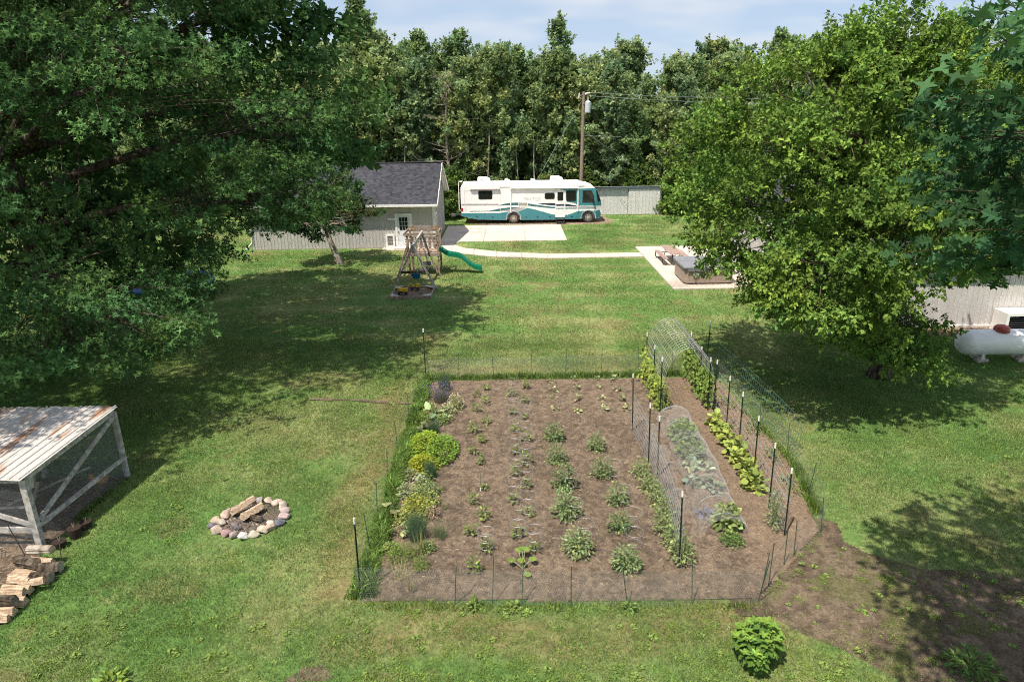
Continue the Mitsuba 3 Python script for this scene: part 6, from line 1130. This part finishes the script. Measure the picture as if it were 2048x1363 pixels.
plant('netted_greens', 'second bed of green leaves just behind the pale cabbages in the tunnel', 'leafy greens', 4.72, 16.25, 0.36, 0.42, 420, 0.11, (0.16, 0.24, 0.08), 'broad', ry=0.5, stems=0)
for i, (x, y) in enumerate(((4.52, 15.5), (4.88, 15.45))): plant('young_cabbage', ['pale young cabbage under the net on the pea trellis side', 'pale young cabbage under the net on the cucumber side'][i], 'cabbage', x, y, 0.16, 0.2, 22, 0.17, (0.38, 0.45, 0.30), 'broad', stems=2, width=1.2)
for i, (x, y) in enumerate(((4.42, 14.75), (4.72, 14.6), (4.85, 14.4))): plant('broccoli_plant', f"grey green broccoli plant in the middle of the tunnel, {ORD[i]} from the pea trellis side", 'broccoli plant', x, y, 0.17, 0.26, 24, 0.15, (0.26, 0.33, 0.23), 'broad', stems=2)
plant('purple_cabbage', 'small bluish purple cabbage near the open end of the tunnel', 'cabbage', 4.34, 13.4, 0.13, 0.17, 22, 0.14, (0.22, 0.22, 0.30), 'broad', stems=0)
plant('brussels_sprout', 'tall yellow green leafy plant at the open end of the tunnel', 'leafy plant', 4.68, 12.95, 0.28, 0.52, 260, 0.14, (0.27, 0.34, 0.12), 'broad', stems=5, ry=0.34)
plant('parsley_mound', 'low curly dark green mound in front of the tunnel end', 'herb mound', 4.62, 12.38, 0.27, 0.16, 420, 0.045, (0.15, 0.24, 0.075), 'broad', stems=0)
# herb border
def blades(name, lab, cat, x, y, r, h, n, col, w=0.006, lean=0.35, tips=None):
    k = thing(name, lab, cat); v, f, c = blade_patch(n, r * 0.6, h, w, col, 0.22, lean * r / h * 2.2); add(k, 'blades', (v + [x, y, GZ(x, y)], f), 'blade', c)
    if tips is not None:
        p = v.reshape(-1, 3, 3)[::3, 2] + [x, y, GZ(x, y)]; q = len(p); add(k, 'flowers', *(lambda a: ((a[0], a[1]), 'leafy', a[2]))(leafset('plain', p - [0, 0, 0.03], np.tile([0.05, 0, 1.0], (q, 1)) + rng.normal(0, 0.3, (q, 3)), sphere_dirs(q), 0.06, tint(tips, q, 0.2), 1.0)), stuff=True)
    return k
CH = (0.10, 0.175, 0.085)
blades('chive_clump', 'dark green chive clump at the back corner of the herb border', 'chives', -2.24, 20.85, 0.30, 0.55, 900, CH); blades('lavender', 'grey green lavender with purple flower spikes', 'lavender', -2.3, 20.0, 0.36, 0.46, 700, (0.20, 0.21, 0.14), 0.006, 0.6, (0.20, 0.15, 0.36))
blades('chive_clump', 'small dark chive clump behind the lime green mounds', 'chives', -2.3, 17.75, 0.26, 0.42, 700, CH); blades('chive_clump', 'dark chive clump just in front of the lime green mounds', 'chives', -2.1, 15.25, 0.24, 0.45, 700, CH); blades('chive_clump', 'biggest bluish chive clump near the front of the herb border', 'chives', -2.12, 12.65, 0.3, 0.6, 1200, (0.12, 0.20, 0.11))
def daisy(lab, x, y, r, h, col, fl, n=420): 
    k = plant('chamomile', lab, 'chamomile', x, y, r, h, n, 0.06, col, 'plain', stems=8, ry=r * 1.3); q = 55; d = sphere_dirs(q); d[:, 2] = abs(d[:, 2]); p = d * [r, r * 1.3, h] + [x, y, GZ(x, y) + 0.05]
    v, f, c = leafset('broad', p, rng.normal(0, 1, (q, 3)) * [1, 1, 0.2], np.tile([0, -0.2, 1.0], (q, 1)), 0.045, tint(fl, q, 0.1), 1.3); add(k, 'flowers', (v, f), 'leafy', c, stuff=True)
daisy('yellow green chamomile with cream flowers beside the lavender', -1.78, 19.45, 0.27, 0.46, (0.26, 0.29, 0.12), (0.56, 0.54, 0.36)); daisy('second chamomile with cream flowers beside the big pale leaves', -1.98, 18.8, 0.26, 0.42, (0.28, 0.31, 0.12), (0.56, 0.52, 0.34))
plant('pale_leaf_plant', 'plant with big pale green leaves behind the chive clump', 'large leaved plant', -2.32, 18.75, 0.33, 0.34, 30, 0.26, (0.30, 0.39, 0.19), 'broad', stems=4, droop=0.5); plant('pale_leaf_plant', 'small pale leaved plant next to the grass edge by the dill', 'large leaved plant', -2.72, 17.95, 0.2, 0.22, 12, 0.16, (0.30, 0.38, 0.18), 'broad', stems=3)
plant('dill', 'feathery yellow green dill tuft next to the big pale leaves', 'dill', -2.62, 18.45, 0.16, 0.4, 420, 0.07, (0.27, 0.36, 0.07), 'plain', width=0.35, stems=4)
for x, y, r, ry, h, c, lab in ((-2.42, 16.85, 0.46, 0.72, 0.38, (0.27, 0.38, 0.045), 'lime green herb mound on the grass side of the border'), (-1.92, 16.5, 0.46, 0.72, 0.40, (0.20, 0.33, 0.06), 'mid green herb mound on the pepper side of the border'), (-2.35, 15.8, 0.44, 0.40, 0.30, (0.36, 0.40, 0.05), 'yellow herb mound at the front of the three herb mounds')):
    plant('herb_mound', lab, 'herb mound', x, y, r, h, 1300, 0.058, c, 'broad', stems=0, ry=ry, shell=0.25, var=0.22)
daisy('white flowered herb in front of the chives', -2.3, 14.6, 0.22, 0.4, (0.26, 0.33, 0.12), (0.42, 0.46, 0.34), 300); plant('leafy_herb', 'small pale green leafy herb between the chives and the bare soil', 'herb', -1.95, 14.4, 0.18, 0.34, 220, 0.07, (0.22, 0.29, 0.12), 'plain', stems=5)
plant('leafy_herb', 'upright pale herb beside the grass edge in the middle of the border', 'herb', -2.6, 14.3, 0.2, 0.42, 200, 0.08, (0.32, 0.36, 0.19), 'plain', stems=5); plant('mustard_plant', 'yellow green spreading herb in the middle of the border', 'herb', -2.28, 13.75, 0.36, 0.36, 800, 0.06, (0.33, 0.36, 0.07), 'plain', stems=3, ry=0.42)
plant('pale_leaf_plant', 'cream green squash like plant at the grass edge', 'large leaved plant', -2.76, 13.7, 0.22, 0.3, 14, 0.2, (0.35, 0.39, 0.21), 'broad', stems=3); plant('pale_leaf_plant', 'squash with pale round leaves beside the biggest chives', 'large leaved plant', -2.55, 12.8, 0.22, 0.3, 11, 0.21, (0.32, 0.41, 0.2), 'broad', stems=3)
plant('dill', 'soft feathery dill mound near the front of the herb border', 'dill', -2.35, 11.95, 0.32, 0.3, 1100, 0.06, (0.20, 0.29, 0.07), 'plain', width=0.35, stems=0); plant('dill', 'small feathery dill mound by the stake at the front', 'dill', -1.92, 11.62, 0.17, 0.26, 420, 0.06, (0.20, 0.30, 0.07), 'plain', width=0.35, stems=0)
blades('garlic_tuft', 'thin yellowing garlic leaves between the dill mounds', 'garlic', -2.0, 12.15, 0.2, 0.5, 60, (0.32, 0.33, 0.16), 0.014, 0.4); blades('dry_grass', 'dry straw coloured grass tuft at the front of the herb border', 'dry grass', -2.3, 11.4, 0.28, 0.2, 160, (0.40, 0.36, 0.20), 0.01, 0.8); blades('dry_grass', 'straw coloured grass tuft right at the front fence', 'dry grass', -2.0, 11.0, 0.15, 0.3, 50, (0.36, 0.34, 0.19), 0.01, 0.5)
for i, (x, y, r_, h_, c_) in enumerate(((-2.55, 19.3, 0.2, 0.22, (0.24, 0.30, 0.12)), (-2.1, 18.3, 0.22, 0.26, (0.20, 0.28, 0.10)), (-2.62, 15.2, 0.2, 0.24, (0.30, 0.34, 0.16)), (-2.2, 14.2, 0.26, 0.36, (0.26, 0.32, 0.12)), (-2.0, 13.6, 0.22, 0.3, (0.30, 0.34, 0.11)), (-2.5, 13.25, 0.24, 0.3, (0.33, 0.37, 0.12)), (-1.85, 12.2, 0.18, 0.26, (0.2, 0.27, 0.09)), (-2.2, 15.0, 0.2, 0.3, (0.24, 0.31, 0.12)), (-1.95, 14.0, 0.2, 0.3, (0.31, 0.35, 0.12)), (-2.62, 12.2, 0.16, 0.2, (0.25, 0.31, 0.1)), (-2.2, 13.2, 0.2, 0.3, (0.28, 0.33, 0.1)))):
    plant('leafy_herb', f"low mixed green herb filling the border, {ORD[i]} of the fillers from the lavender", 'herb', x, y, r_, h_, 260, 0.065, c_, 'plain', stems=3)
blades('asparagus_fern', 'grey green feathery fern beside the chives', 'fern', -1.62, 12.7, 0.24, 0.4, 420, (0.20, 0.25, 0.13), 0.004, 0.7); plant('dried_herb', 'pinkish tan dried herb beside the yellow green herb', 'dried herb', -1.88, 13.45, 0.17, 0.24, 260, 0.045, (0.40, 0.29, 0.22), 'plain', stems=3)
for i, (x, y) in enumerate(((-1.78, 15.9), (-1.72, 14.6), (-1.62, 13.75))): blades('grass_sprout', f"faint grassy sprout along the bare soil, {ORD[i]} from the lime green mounds", 'sprout', x, y, 0.1, 0.25, 60, (0.22, 0.26, 0.10), 0.005, 0.5)
# the leafy bush in front of the fence and weeds along the bottom
k = thing('leafy_bush', 'tall bright green leafy bush standing alone in the grass before the garden fence', 'bush'); lv, sm_ = [], MB()
for i in range(46):
    a = rng.random() * 6.283; rr = 0.34 * math.sqrt(rng.random()); bx, by = 4.02 + rr * 0.5 * math.cos(a), 9.05 + rr * 0.5 * math.sin(a); h = rng.uniform(0.72, 0.98) * (1 - 0.45 * (rr / 0.34) ** 2)
    top = np.array([4.02 + rr * 1.15 * math.cos(a), 9.05 + rr * 1.15 * math.sin(a), h]); pth = bez(np.array([bx, by, 0]), np.array([bx, by, h * 0.6]), top, 7); sm_.tube(pth, 0.007, 4, (0.2, 0.26, 0.1), cap=False)
    for j in range(2, 7):
        n = 5 if j == 6 else 4; b = rng.random() * 6.283 + np.arange(n) * 6.283 / n; young = j == 6
        lv.append(leafset('broad', np.repeat(pth[j:j + 1], n, 0), np.c_[np.cos(b), np.sin(b), np.full(n, 0.45 if young else -0.35)], np.c_[-0.3 * np.cos(b), -0.3 * np.sin(b), np.ones(n)], (0.10 if young else 0.17) * rng.uniform(0.8, 1.15, n), tint((0.22, 0.36, 0.07) if young else (0.115, 0.205, 0.045), n, 0.15), 0.72))
(vv, ff), cc = joined(lv); add(k, 'leaves', (vv, ff), 'leafy', cc); add(k, 'stems', sm_, 'matte')
plant('dock_weed', 'clump of bright broad leaved weeds in the worn grass at the firewood side', 'weed clump', -6.65, 8.85, 0.26, 0.16, 90, 0.13, (0.22, 0.33, 0.07), 'plain', stems=0); plant('dock_weed', 'dark leafy weed clump on the bare ground in tree shade', 'weed clump', 7.5, 8.9, 0.42, 0.34, 260, 0.12, (0.14, 0.24, 0.07), 'plain', stems=0)
plant('dock_weed', 'small light weed sprouting at the front fence by the lone squash', 'weed clump', -0.05, 10.45, 0.13, 0.2, 40, 0.08, (0.24, 0.33, 0.08), 'plain', stems=0); plant('dock_weed', 'small leafy weed at the front fence before the pepper rows', 'weed clump', -0.78, 10.5, 0.13, 0.26, 50, 0.08, (0.2, 0.3, 0.07), 'plain', stems=0); plant('dock_weed', 'leafy weed at the front fence below the outer tomato row', 'weed clump', 2.1, 10.4, 0.14, 0.24, 50, 0.08, (0.2, 0.3, 0.08), 'plain', stems=0)
